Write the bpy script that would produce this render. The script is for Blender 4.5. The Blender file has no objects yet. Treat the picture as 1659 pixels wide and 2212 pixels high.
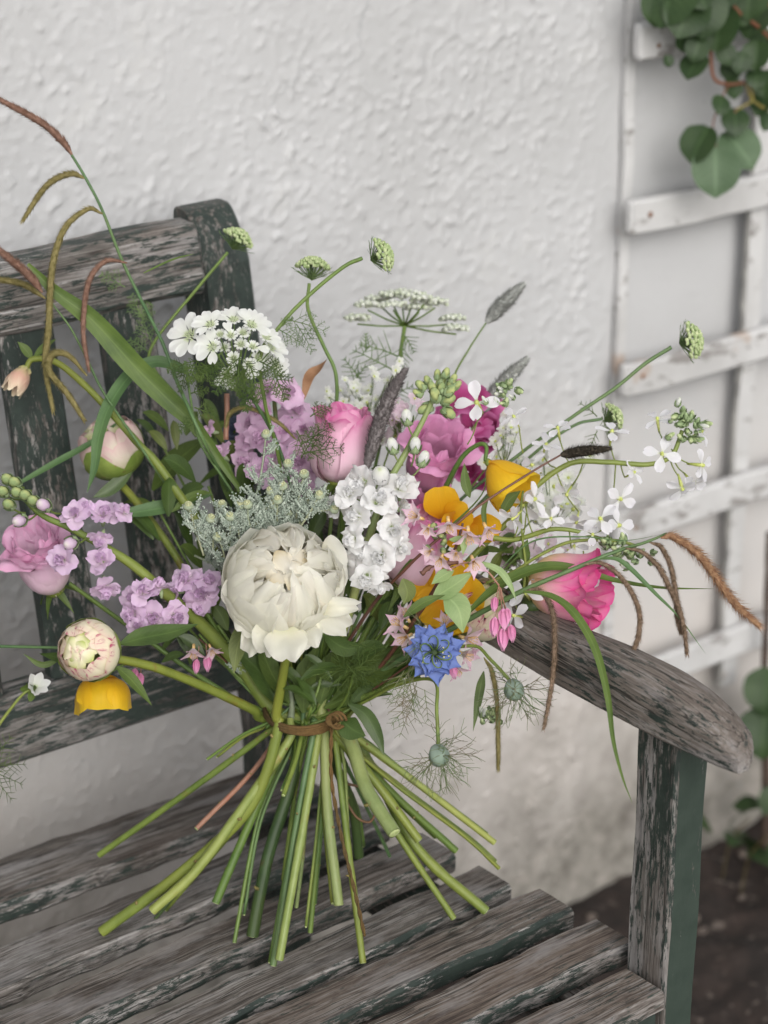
import bpy, math, random
import numpy as np
from mathutils import Vector, Matrix

# ------------------------------------------------------------------ camera
sc = bpy.context.scene
FPX = 5100.0
PITCH = math.atan(2256/FPX); YAW = math.radians(36)
cF = np.array([math.sin(YAW)*math.cos(PITCH), math.cos(YAW)*math.cos(PITCH), -math.sin(PITCH)])
cR = np.array([math.cos(YAW), -math.sin(YAW), 0.0]); cU = np.cross(cR, cF)
def ray(u, v): return cF + cR*(u-829.5)/FPX - cU*(v-1106)/FPX
CAM = -ray(700, 2020)*1.93
cam = bpy.data.cameras.new('camera'); camo = bpy.data.objects.new('camera', cam)
sc.collection.objects.link(camo); sc.camera = camo
m = Matrix(((cR[0], cU[0], -cF[0], CAM[0]), (cR[1], cU[1], -cF[1], CAM[1]), (cR[2], cU[2], -cF[2], CAM[2]), (0, 0, 0, 1)))
camo.matrix_world = m
cam.sensor_fit = 'VERTICAL'; cam.lens = 50; cam.sensor_height = 50*2212/FPX; cam.sensor_width = cam.sensor_height*.75
cam.clip_start = .05; cam.clip_end = 200
cam.dof.use_dof = True; cam.dof.focus_distance = 1.835; cam.dof.aperture_fstop = 2.8
# ------------------------------------------------------------------ light: soft overcast daylight
w = bpy.data.worlds.new('World'); sc.world = w; w.use_nodes = True
nt = w.node_tree; nt.nodes.clear()
sky = nt.nodes.new('ShaderNodeTexSky'); sky.sky_type = 'NISHITA'; sky.sun_disc = False
SUN_EL, SUN_AZ = 33, 200        # azimuth: direction the light comes from, degrees clockwise from +Y
sky.sun_elevation = math.radians(SUN_EL); sky.sun_rotation = math.radians(SUN_AZ)
sky.dust_density = 4; sky.air_density = 1; sky.ozone_density = 1
hs = nt.nodes.new('ShaderNodeHueSaturation'); hs.inputs['Saturation'].default_value = .22
bg = nt.nodes.new('ShaderNodeBackground'); bg.inputs[1].default_value = .13
wo = nt.nodes.new('ShaderNodeOutputWorld')
nt.links.new(sky.outputs[0], hs.inputs['Color']); nt.links.new(hs.outputs[0], bg.inputs[0]); nt.links.new(bg.outputs[0], wo.inputs[0])
sl = bpy.data.lights.new('sun', 'SUN'); sl.energy = 1.35; sl.angle = math.radians(45); sl.color = (1, .97, .93)
so = bpy.data.objects.new('sun', sl); sc.collection.objects.link(so)
el, az = math.radians(SUN_EL), math.radians(SUN_AZ)
sd = Vector((math.sin(az)*math.cos(el), math.cos(az)*math.cos(el), math.sin(el)))
so.rotation_euler = sd.to_track_quat('Z', 'Y').to_euler()
sc.view_settings.view_transform = 'Standard'; sc.view_settings.look = 'None'
sc.view_settings.exposure = .12; sc.view_settings.gamma = 1
sc.render.engine = 'CYCLES'
try:
    sc.cycles.max_bounces = 6; sc.cycles.transparent_max_bounces = 6; sc.cycles.caustics_reflective = False; sc.cycles.caustics_refractive = False
except Exception: pass

# ------------------------------------------------------------------ helpers
C = sc.collection
rnd = random.Random(7); rng = np.random.default_rng(7)
def D(u, v, d): return CAM + ray(u, v)*d
def WY(u, v, y):
    r = ray(u, v); return CAM + r*((y-CAM[1])/r[1])
SK = .07
def seat_d(u, v):
    r = ray(u, v); return -(CAM[2]+SK*CAM[1])/(r[2]+SK*r[1])
def cv(r, u, t):
    a = cR*r + cU*u - cF*t; return a/np.linalg.norm(a)
def unit(a): return a/max(1e-12, np.linalg.norm(a))

class M:
    def __init__(s): s.v = []; s.f = []; s.uv = []; s.n = 0; s.mi = []
    def add(s, V, Fc, UV=None, mi=0):
        V = np.asarray(V, float).reshape(-1, 3)
        UV = np.zeros((len(V), 2)) if UV is None else np.asarray(UV).reshape(-1, 2)
        s.v.append(V); s.uv.append(UV)
        for q in Fc: s.f.append(tuple(int(i)+s.n for i in q))
        s.mi += [mi]*len(Fc)
        s.n += len(V); return s
    def mesh(s, name, mats, off=None, smooth=True):
        V = np.concatenate(s.v); UV = np.concatenate(s.uv)
        if off is not None: V = V-np.asarray(off)
        me = bpy.data.meshes.new(name); me.from_pydata(V.tolist(), [], s.f)
        ul = me.uv_layers.new(name='UVMap')
        li = np.empty(len(me.loops), dtype=np.int32); me.loops.foreach_get('vertex_index', li)
        ul.data.foreach_set('uv', UV[li].astype(np.float32).ravel())
        if not isinstance(mats, (list, tuple)): mats = [mats]
        for a in mats: me.materials.append(a)
        if len(mats) > 1: me.polygons.foreach_set('material_index', s.mi)
        if smooth: me.polygons.foreach_set('use_smooth', [True]*len(me.polygons))
        me.update(); return me

def props(o, label=None, cat=None, group=None, kind=None):
    if label: o['label'] = label
    if cat: o['category'] = cat
    if group: o['group'] = group
    if kind: o['kind'] = kind
    return o
class Thing:
    def __init__(s, name, label, cat, loc, group=None, kind=None):
        s.o = bpy.data.objects.new(name, None); C.objects.link(s.o); s.o.empty_display_size = .02
        s.loc = np.asarray(loc, float); s.o.location = s.loc; props(s.o, label, cat, group, kind)
    def part(s, name, mb, mat, parent=None, smooth=True):      # unique geometry given in world coordinates
        o = bpy.data.objects.new(name, mb.mesh(name, mat, s.loc, smooth)); C.objects.link(o); o.parent = parent or s.o
        if parent is not None and parent.get('_m') is None: pass
        return o
    def inst(s, name, me, M4, parent=None, pM=None):           # shared mesh at a world matrix
        o = bpy.data.objects.new(name, me); C.objects.link(o)
        if parent is None:
            o.parent = s.o; o.matrix_basis = Matrix.Translation(Vector(-s.loc)) @ M4
        else:
            o.parent = parent; o.matrix_basis = pM.inverted() @ M4
        return o
def solo(name, label, cat, mb, mat, loc, group=None, kind=None, smooth=True):
    o = bpy.data.objects.new(name, mb.mesh(name, mat, loc, smooth)); o.location = loc; C.objects.link(o); return props(o, label, cat, group, kind)

def frame(k, p, roll=0., scale=1.):
    k = unit(np.asarray(k, float)); a = np.array([0, 0, 1.]) if abs(k[2]) < .9 else np.array([1., 0, 0])
    x = unit(np.cross(a, k)); y = np.cross(k, x)
    c, s_ = math.cos(roll), math.sin(roll); x, y = x*c+y*s_, y*c-x*s_
    return Matrix(((x[0]*scale, y[0]*scale, k[0]*scale, p[0]), (x[1]*scale, y[1]*scale, k[1]*scale, p[1]), (x[2]*scale, y[2]*scale, k[2]*scale, p[2]), (0, 0, 0, 1)))
def xf(M4, V):
    A = np.array(M4); return V@A[:3, :3].T+A[:3, 3]

def spline(P, n=None):
    P = [np.asarray(p, float) for p in P]
    if len(P) == 2: P = [P[0], (P[0]+P[1])/2, P[1]]
    Q = [2*P[0]-P[1]]+P+[2*P[-1]-P[-2]]; out = []
    k = n or 6
    for i in range(1, len(Q)-2):
        for j in range(k):
            t = j/k; a, b, c, d = Q[i-1:i+3]
            out.append(.5*((2*b)+(c-a)*t+(2*a-5*b+4*c-d)*t*t+(3*b-a-3*c+d)*t**3))
    out.append(P[-1]); return np.array(out)
def frames(P):
    T = np.gradient(P, axis=0); T /= np.maximum(1e-12, np.linalg.norm(T, axis=1))[:, None]
    n = np.cross(T[0], [0.3, .2, 1.]); n /= np.linalg.norm(n); N = []
    for t in T:
        n = n-t*(n@t); n = unit(n); N.append(n)
    N = np.array(N); return T, N, np.cross(T, N)
def tube(mb, P, rad, k=8, cap=True, mi=0, lump=0.):
    P = np.asarray(P); T, N, B = frames(P); n = len(P)
    r = np.interp(np.linspace(0, 1, n), np.linspace(0, 1, len(np.atleast_1d(rad))), np.atleast_1d(rad)) if np.ndim(rad) else np.full(n, rad)
    a = np.linspace(0, 2*np.pi, k, endpoint=False)
    rr = r[:, None]*np.ones((1, k))
    if lump: rr = rr*(1+lump*rng.uniform(-1, 1, (n, k)))
    V = P[:, None]+rr[..., None]*(np.cos(a)[None, :, None]*N[:, None]+np.sin(a)[None, :, None]*B[:, None])
    F_ = []
    for i in range(n-1):
        for j in range(k):
            F_.append((i*k+j, i*k+(j+1) % k, (i+1)*k+(j+1) % k, (i+1)*k+j))
    UV = np.stack([np.tile(np.arange(k)/k, n), np.repeat(np.linspace(0, 1, n), k)], 1)
    if cap: F_ += [tuple(range(k))[::-1], tuple((n-1)*k+j for j in range(k))]
    mb.add(V, F_, UV, mi)
def blade(mb, P, width, nrm=None, fold=.25, twist=0., mi=0, nc=5, prof=None, wave=0.):
    """a leaf or grass blade along P; nrm = rough facing"""
    P = np.asarray(P); n = len(P); s = np.linspace(0, 1, n)
    T = np.gradient(P, axis=0); T /= np.maximum(1e-12, np.linalg.norm(T, axis=1))[:, None]
    nrm = -cF if nrm is None else np.asarray(nrm)
    X = np.cross(T, nrm); X /= np.maximum(1e-9, np.linalg.norm(X, axis=1))[:, None]
    Nn = np.cross(X, T)
    tw = twist*s; Xc = X*np.cos(tw)[:, None]+Nn*np.sin(tw)[:, None]; Nc = Nn*np.cos(tw)[:, None]-X*np.sin(tw)[:, None]
    pr = prof or [.12, .6, .92, 1, .93, .7, .35, .02]
    wd = width/2*np.interp(s, np.linspace(0, 1, len(pr)), pr)
    t = np.linspace(-1, 1, nc)
    V = P[:, None]+wd[:, None, None]*(t[None, :, None]*Xc[:, None]+fold*np.abs(t)[None, :, None]*Nc[:, None])
    if wave: V += (wave*width*np.sin(s*17+rnd.random()*6)[:, None]*t[None, :]**2)[..., None]*Nc[:, None]
    F_ = [(i*nc+j, i*nc+j+1, (i+1)*nc+j+1, (i+1)*nc+j) for i in range(n-1) for j in range(nc-1)]
    UV = np.stack([np.tile(t*.5+.5, n), np.repeat(s, nc)], 1)
    mb.add(V, F_, UV, mi)
def petal(mb, L, W, elev, prof=(.25, .7, .95, 1, .9, .7), a=0., r0=.001, wrap=0., cup=0., rd=.22, notch=0., ruf=0., nu=7, nv=8, z0=0., M4=None, mi=0, rmin=.004):
    s = np.linspace(0, 1, nv); t = np.linspace(-1, 1, nu)
    S = s[:, None]*(1-rd*t[None]**2-notch*np.exp(-(t[None]/.25)**2))
    sf = np.linspace(0, 1, 40); e = np.radians(np.interp(sf, np.linspace(0, 1, len(elev)), elev))
    rho = r0+np.concatenate([[0], np.cumsum((np.cos(e[1:])+np.cos(e[:-1]))/2*L/39)])
    zz = z0+np.concatenate([[0], np.cumsum((np.sin(e[1:])+np.sin(e[:-1]))/2*L/39)])
    R_ = np.interp(S, sf, rho); Z_ = np.interp(S, sf, zz); E_ = np.interp(S, sf, e)
    hw = W/2*np.interp(s, np.linspace(0, 1, len(prof)), prof)[:, None]*np.ones((1, nu)); wv = t[None]*hw
    Ra = np.maximum(np.abs(R_), rmin); azm = np.clip(wv/Ra, -2.4, 2.4)
    flat = np.stack([R_, wv, Z_], -1); wr = np.stack([R_*np.cos(azm), np.where(np.abs(R_) > rmin, R_*np.sin(azm), wv), Z_], -1)
    V = flat*(1-wrap)+wr*wrap
    rad = np.where(wrap > .5, azm, 0)
    Nv = np.stack([-np.sin(E_)*np.cos(rad), -np.sin(E_)*np.sin(rad), np.cos(E_)], -1)
    h = cup*t[None]**2*hw
    if ruf:
        ph = rnd.random()*6.28; ph2 = rnd.random()*6.28; fq = rnd.uniform(3.5, 6)
        h = h+ruf*L*s[:, None]**2*(np.sin(t[None]*fq+ph)+.6*np.sin(t[None]*fq*2.1+ph2)*s[:, None])+ruf*.5*L*np.sin(s[:, None]*5+ph2)
    V = V+Nv*h[..., None]
    ca, sa = math.cos(a), math.sin(a)
    V = V@np.array([[ca, sa, 0], [-sa, ca, 0], [0, 0, 1]])
    V = V.reshape(-1, 3)
    if M4 is not None: V = xf(M4, V)
    F_ = [(i*nu+j, i*nu+j+1, (i+1)*nu+j+1, (i+1)*nu+j) for i in range(nv-1) for j in range(nu-1)]
    UV = np.stack([np.tile(t*.5+.5, nv), np.repeat(s, nu)], 1)
    mb.add(V, F_, UV, mi); return mb
def ball(mb, c, r, k=8, n=6, sq=(1, 1, 1), M4=None, mi=0, lump=0.):
    th = np.linspace(0, np.pi, n); a = np.linspace(0, 2*np.pi, k, endpoint=False)
    V = np.stack([np.sin(th)[:, None]*np.cos(a), np.sin(th)[:, None]*np.sin(a), np.cos(th)[:, None]*np.ones(k)], -1).reshape(-1, 3)*np.array(sq)*r
    if lump: V *= (1+lump*rng.uniform(-1, 1, (len(V), 1)))
    if M4 is not None: V = xf(M4, V)
    else: V = V+np.asarray(c)
    F_ = [(i*k+j, i*k+(j+1) % k, (i+1)*k+(j+1) % k, (i+1)*k+j) for i in range(n-1) for j in range(k)]
    mb.add(V, F_, np.stack([np.tile(np.arange(k)/k, n), np.repeat(np.linspace(0, 1, n), k)], 1), mi)
def box(mb, x0, x1, y0, y1, z0, z1, b=.003, fn=None, mi=0, seg=1, axis=0):
    """bevelled bar; cross-section octagon, subdivided along axis"""
    lo = [x0, y0, z0]; hi = [x1, y1, z1]; o = [i for i in range(3) if i != axis]
    A0, A1, B0, B1 = lo[o[0]], hi[o[0]], lo[o[1]], hi[o[1]]
    cs = [(A0+b, B0), (A1-b, B0), (A1, B0+b), (A1, B1-b), (A1-b, B1), (A0+b, B1), (A0, B1-b), (A0, B0+b)]
    st = [(lo[axis], 1)]+[(lo[axis]+b, 0)]+[(lo[axis]+b+(hi[axis]-lo[axis]-2*b)*i/seg, 0) for i in range(1, seg)]+[(hi[axis]-b, 0)]+[(hi[axis], 1)]
    V = []
    ca, cb = (A0+A1)/2, (B0+B1)/2
    for q, inset in st:
        for (a_, b_) in cs:
            if inset: a_ += -b*np.sign(a_-ca); b_ += -b*np.sign(b_-cb)
            p = [0, 0, 0]; p[axis] = q; p[o[0]] = a_; p[o[1]] = b_; V.append(p)
    V = np.array(V, float); n = len(st)
    F_ = [(i*8+j, i*8+(j+1) % 8, (i+1)*8+(j+1) % 8, (i+1)*8+j) for i in range(n-1) for j in range(8)]
    F_ += [tuple(range(8))[::-1], tuple((n-1)*8+j for j in range(8))]
    if axis == 1: F_ = [f[::-1] for f in F_]
    if fn: V = fn(V)
    mb.add(V, F_, None, mi)

# ------------------------------------------------------------------ materials
def newmat(name):
    m_ = bpy.data.materials.new(name); m_.use_nodes = True; n = m_.node_tree.nodes; l = m_.node_tree.links
    return m_, n, l, n['Principled BSDF'], n['Material Output']
def nd(n, t, **k):
    x = n.new(t)
    for a, b in k.items():
        if a in x.inputs: x.inputs[a].default_value = b
        else: setattr(x, a, b)
    return x
def ramp(n, l, src, stops, interp='LINEAR'):
    r = n.new('ShaderNodeValToRGB'); r.color_ramp.interpolation = interp; e = r.color_ramp.elements
    while len(e) < len(stops): e.new(.5)
    for x, (p, c) in zip(e, stops): x.position = p; x.color = (*c, 1) if len(c) == 3 else c
    l.new(src, r.inputs[0]); return r.outputs[0]
def mix(n, l, f, a, b, bt='MIX'):
    x = n.new('ShaderNodeMix'); x.data_type = 'RGBA'; x.blend_type = bt; x.clamp_factor = True
    for v, s_ in ((f, x.inputs[0]), (a, x.inputs[6]), (b, x.inputs[7])):
        if isinstance(v, (int, float)): s_.default_value = v
        elif isinstance(v, tuple): s_.default_value = (*v, 1)
        else: l.new(v, s_)
    return x.outputs[2]
def math_(n, l, op, a, b=0.):
    x = n.new('ShaderNodeMath'); x.operation = op
    for v, s_ in ((a, x.inputs[0]), (b, x.inputs[1])):
        if isinstance(v, (int, float)): s_.default_value = v
        else: l.new(v, s_)
    return x.outputs[0]
def coords(n, l, scale=(1, 1, 1), kind='Object', rot=(0, 0, 0)):
    t = n.new('ShaderNodeTexCoord'); mp = n.new('ShaderNodeMapping'); mp.inputs['Scale'].default_value = scale; mp.inputs['Rotation'].default_value = rot
    l.new(t.outputs[kind], mp.inputs[0]); return mp.outputs[0]
def noise(n, l, co, scale, det=4, rough=.55, out='Fac', dist=0.):
    x = nd(n, 'ShaderNodeTexNoise'); x.inputs['Scale'].default_value = scale; x.inputs['Detail'].default_value = det; x.inputs['Roughness'].default_value = rough; x.inputs['Distortion'].default_value = dist
    l.new(co, x.inputs['Vector']); return x.outputs[out]
def translucent(m_, n, l, bs, out, col, f):
    tr = n.new('ShaderNodeBsdfTranslucent'); ms = n.new('ShaderNodeMixShader'); ms.inputs[0].default_value = f
    if isinstance(col, tuple): tr.inputs[0].default_value = (*col, 1)
    else: l.new(col, tr.inputs[0])
    l.new(bs.outputs[0], ms.inputs[1]); l.new(tr.outputs[0], ms.inputs[2]); l.new(ms.outputs[0], out.inputs[0])
def petal_mat(name, stops, streak=None, vein=.12, rough=.55, trans=.3, bump=.15, vsc=26, blotch=None):
    """stops: colour along the petal from base to tip"""
    m_, n, l, bs, out = newmat(name)
    uvn = n.new('ShaderNodeTexCoord'); sp = n.new('ShaderNodeSeparateXYZ'); l.new(uvn.outputs['UV'], sp.inputs[0])
    oc = coords(n, l); nz = noise(n, l, oc, 60, 3)
    v = math_(n, l, 'ADD', sp.outputs[1], math_(n, l, 'MULTIPLY', math_(n, l, 'SUBTRACT', nz, .5), .35))
    col = ramp(n, l, v, stops)
    # veins running along the petal
    vc = coords(n, l, (vsc, 1.6, 1), 'UV'); vn = noise(n, l, vc, 1.0, 3, .6)
    col = mix(n, l, math_(n, l, 'MULTIPLY', vn, vein*2), col, tuple(c*.62 for c in stops[-1][1]), 'MIX')
    if blotch: col = mix(n, l, math_(n, l, 'MULTIPLY', math_(n, l, 'GREATER_THAN', noise(n, l, oc, 45, 3), .58), blotch[1]), col, blotch[0])
    if streak:
        sc_, amt, v0 = streak
        sn = noise(n, l, coords(n, l, (9, 2.5, 1), 'UV'), 1.3, 4, .65, dist=.8)
        sm = math_(n, l, 'MULTIPLY', math_(n, l, 'GREATER_THAN', sn, .5), math_(n, l, 'GREATER_THAN', v, v0))
        sm2 = ramp(n, l, sn, [(.54, (0, 0, 0)), (.62, (1, 1, 1))])
        vm = ramp(n, l, v, [(v0, (0, 0, 0)), (min(.99, v0+.2), (1, 1, 1))])
        col = mix(n, l, math_(n, l, 'MULTIPLY', math_(n, l, 'MULTIPLY', sm2, vm), amt), col, sc_)
    l.new(col, bs.inputs['Base Color']); bs.inputs['Roughness'].default_value = rough
    bs.inputs['Specular IOR Level'].default_value = .25; bs.inputs['Sheen Weight'].default_value = .08
    b = nd(n, 'ShaderNodeBump'); b.inputs['Strength'].default_value = bump; b.inputs['Distance'].default_value = .001
    l.new(vn, b.inputs['Height']); l.new(b.outputs[0], bs.inputs['Normal'])
    translucent(m_, n, l, bs, out, col, trans); return m_
def leaf_mat(name, c1, c2, rough=.5, trans=.25, under=None, spec=.35, vein=.25, sc_=40, spots=None):
    m_, n, l, bs, out = newmat(name)
    oc = coords(n, l); nz = noise(n, l, oc, sc_, 4)
    col = ramp(n, l, nz, [(.3, c1), (.7, c2)])
    uvn = n.new('ShaderNodeTexCoord'); sp = n.new('ShaderNodeSeparateXYZ'); l.new(uvn.outputs['UV'], sp.inputs[0])
    mid = math_(n, l, 'ABSOLUTE', math_(n, l, 'SUBTRACT', sp.outputs[0], .5))
    mr = ramp(n, l, mid, [(0., (1, 1, 1)), (.06, (0, 0, 0))])
    side = nd(n, 'ShaderNodeTexWave'); side.inputs['Scale'].default_value = 3.0; side.inputs['Distortion'].default_value = .6
    cmb = nd(n, 'ShaderNodeCombineXYZ'); l.new(math_(n, l, 'SUBTRACT', sp.outputs[1], math_(n, l, 'MULTIPLY', mid, .5)), cmb.inputs[0]); l.new(cmb.outputs[0], side.inputs['Vector'])
    sv = ramp(n, l, side.outputs['Fac'], [(.9, (0, 0, 0)), (1., (1, 1, 1))])
    f = math_(n, l, 'MULTIPLY', math_(n, l, 'MAXIMUM', mr, math_(n, l, 'MULTIPLY', sv, .35)), vein)
    col = mix(n, l, f, col, tuple(min(1, c*2.2+.02) for c in c2))
    if spots: col = mix(n, l, math_(n, l, 'GREATER_THAN', noise(n, l, oc, 90, 3), .66), col, spots)
    l.new(col, bs.inputs['Base Color']); bs.inputs['Roughness'].default_value = rough; bs.inputs['Specular IOR Level'].default_value = spec
    b = nd(n, 'ShaderNodeBump'); b.inputs['Strength'].default_value = .25; b.inputs['Distance'].default_value = .001
    l.new(nz, b.inputs['Height']); l.new(b.outputs[0], bs.inputs['Normal'])
    translucent(m_, n, l, bs, out, col, trans); return m_
def stem_mat(name, c1, c2, c3=None, rough=.45, sc_=30):
    m_, n, l, bs, out = newmat(name)
    oc = coords(n, l, (3, 3, 1)); nz = noise(n, l, oc, sc_, 4, .6)
    st = [(.3, c1), (.65, c2)]
    if c3: st.append((.8, c3))
    col = ramp(n, l, nz, st); uvc = coords(n, l, (14, .8, 1), 'UV'); v = noise(n, l, uvc, 1, 3)
    col = mix(n, l, math_(n, l, 'MULTIPLY', v, .6), col, tuple(c*.4 for c in c1))
    bl_n = noise(n, l, coords(n, l, (1, 1, .6)), 55, 5, .7); col = mix(n, l, ramp(n, l, bl_n, [(.60, (0, 0, 0)), (.68, (.55, .55, .55))]), col, (c1[0]*1.1+.02, c1[1]*.55, c1[2]*.6))
    big_n = noise(n, l, coords(n, l), 9, 2); col = mix(n, l, ramp(n, l, big_n, [(.4, (0, 0, 0)), (.65, (.5, .5, .5))]), col, (c2[0]*1.25, c2[1]*1.0, c2[2]*.8))
    l.new(col, bs.inputs['Base Color']); bs.inputs['Roughness'].default_value = rough; bs.inputs['Specular IOR Level'].default_value = .4
    b = nd(n, 'ShaderNodeBump'); b.inputs['Strength'].default_value = .3; b.inputs['Distance'].default_value = .001
    l.new(v, b.inputs['Height']); l.new(b.outputs[0], bs.inputs['Normal']); return m_
def plain(name, c1, c2, sc_=80, rough=.7, trans=0):
    m_, n, l, bs, out = newmat(name)
    col = ramp(n, l, noise(n, l, coords(n, l), sc_, 3), [(.35, c1), (.65, c2)])
    l.new(col, bs.inputs['Base Color']); bs.inputs['Roughness'].default_value = rough; bs.inputs['Specular IOR Level'].default_value = .25
    if trans: translucent(m_, n, l, bs, out, col, trans)
    return m_

def wood(name, axis, paint=.35, warm=0., seed=0., bare=1., con=.72, rot=0., pcol=((.020, .028, .025), (.036, .050, .043))):
    """old hardwood: grey weathered grain with flaking dark green paint; grain along axis"""
    m_, n, l, bs, out = newmat(name)
    s3 = [1, 1, 1]; s3[axis] = .03; s6 = [1, 1, 1]; s6[axis] = .022; s_long = tuple(s3)
    s4 = [1, 1, 1]; s4[axis] = .16; s5 = [1, 1, 1]; s5[axis] = .35
    tc = n.new('ShaderNodeTexCoord'); rt = n.new('ShaderNodeMapping'); rt.inputs['Rotation'].default_value = (0, 0, -rot); l.new(tc.outputs['Object'], rt.inputs[0])
    def mp(s_, off):
        x = n.new('ShaderNodeMapping'); x.inputs['Scale'].default_value = s_; x.inputs['Location'].default_value = (off, off*.7, off*1.3); l.new(rt.outputs[0], x.inputs[0]); return x.outputs[0]
    g = noise(n, l, mp(s_long, seed), 430, 4, .7)
    g2 = noise(n, l, mp(tuple(s6), seed+3), 95, 3, .55); g3 = noise(n, l, mp(tuple(s4), seed+4), 330, 4, .7)
    big = noise(n, l, mp(tuple(s5), seed+5), 16, 4, .6)
    big2 = noise(n, l, mp(tuple(s5), seed+9), 38, 5, .6)
    dk = (.032+.012*warm, .030, .027); md = ((.145+.04*warm)*(.6+.4*bare), (.133+.016*warm)*(.6+.4*bare), .123*(.6+.4*bare)); lt = tuple(min(.6, q*bare) for q in (.37, .36, .35))
    dk = tuple(b_+(a_-b_)*con for a_, b_ in zip(dk, md)); lt = tuple(b_+(a_-b_)*con for a_, b_ in zip(lt, md))
    gm = math_(n, l, 'ADD', math_(n, l, 'MULTIPLY', g, .6), math_(n, l, 'MULTIPLY', noise(n, l, mp(tuple(s4), seed+40), 42, 5, .6), .4)); col = ramp(n, l, gm, [(.38, dk), (.5, md), (.64, lt)])
    col = mix(n, l, ramp(n, l, g2, [(.40, (0, 0, 0)), (.478, (0, 0, 0)), (.494, (.9, .9, .9)), (.506, (.9, .9, .9)), (.522, (0, 0, 0))]), col, (.018, .017, .015))
    col = mix(n, l, ramp(n, l, g3, [(.52, (0, 0, 0)), (.62, (.6, .6, .6))]), col, dk)
    brown = mix(n, l, ramp(n, l, big, [(.45, (0, 0, 0)), (.7, (.7, .7, .7))]), col, (.115, .085, .07))
    col = mix(n, l, .5+warm*.3, col, brown)
    col = mix(n, l, ramp(n, l, big2, [(.52, (0, 0, 0)), (.68, (.55, .55, .55))]), col, (.30, .29, .29))   # pale bleached patches
    # lichen-green and paint remnants
    pn = noise(n, l, mp(tuple(s4), seed+13), 210, 8, .8)
    pb = noise(n, l, mp(tuple(s5), seed+17), 11, 4, .55)
    ps = math_(n, l, 'ADD', math_(n, l, 'MULTIPLY', pn, .72), math_(n, l, 'MULTIPLY', pb, .28))
    th = .63-.26*paint
    pm = ramp(n, l, ps, [(th-.008, (0, 0, 0)), (th+.008, (1, 1, 1))])
    pc = ramp(n, l, noise(n, l, tc.outputs['Object'], 60, 4), [(.3, pcol[0]), (.7, pcol[1])])
    col = mix(n, l, pm, col, pc)
    l.new(col, bs.inputs['Base Color'])
    l.new(ramp(n, l, pm, [(0, (.82,)*3), (1, (.5,)*3)]), bs.inputs['Roughness']); bs.inputs['Specular IOR Level'].default_value = .3
    hsum = math_(n, l, 'ADD', math_(n, l, 'ADD', math_(n, l, 'MULTIPLY', g, .5), math_(n, l, 'MULTIPLY', g3, .5)), math_(n, l, 'MULTIPLY', pm, .3))
    b = nd(n, 'ShaderNodeBump'); b.inputs['Strength'].default_value = .5; b.inputs['Distance'].default_value = .0011
    l.new(hsum, b.inputs['Height']); l.new(b.outputs[0], bs.inputs['Normal']); return m_

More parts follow.
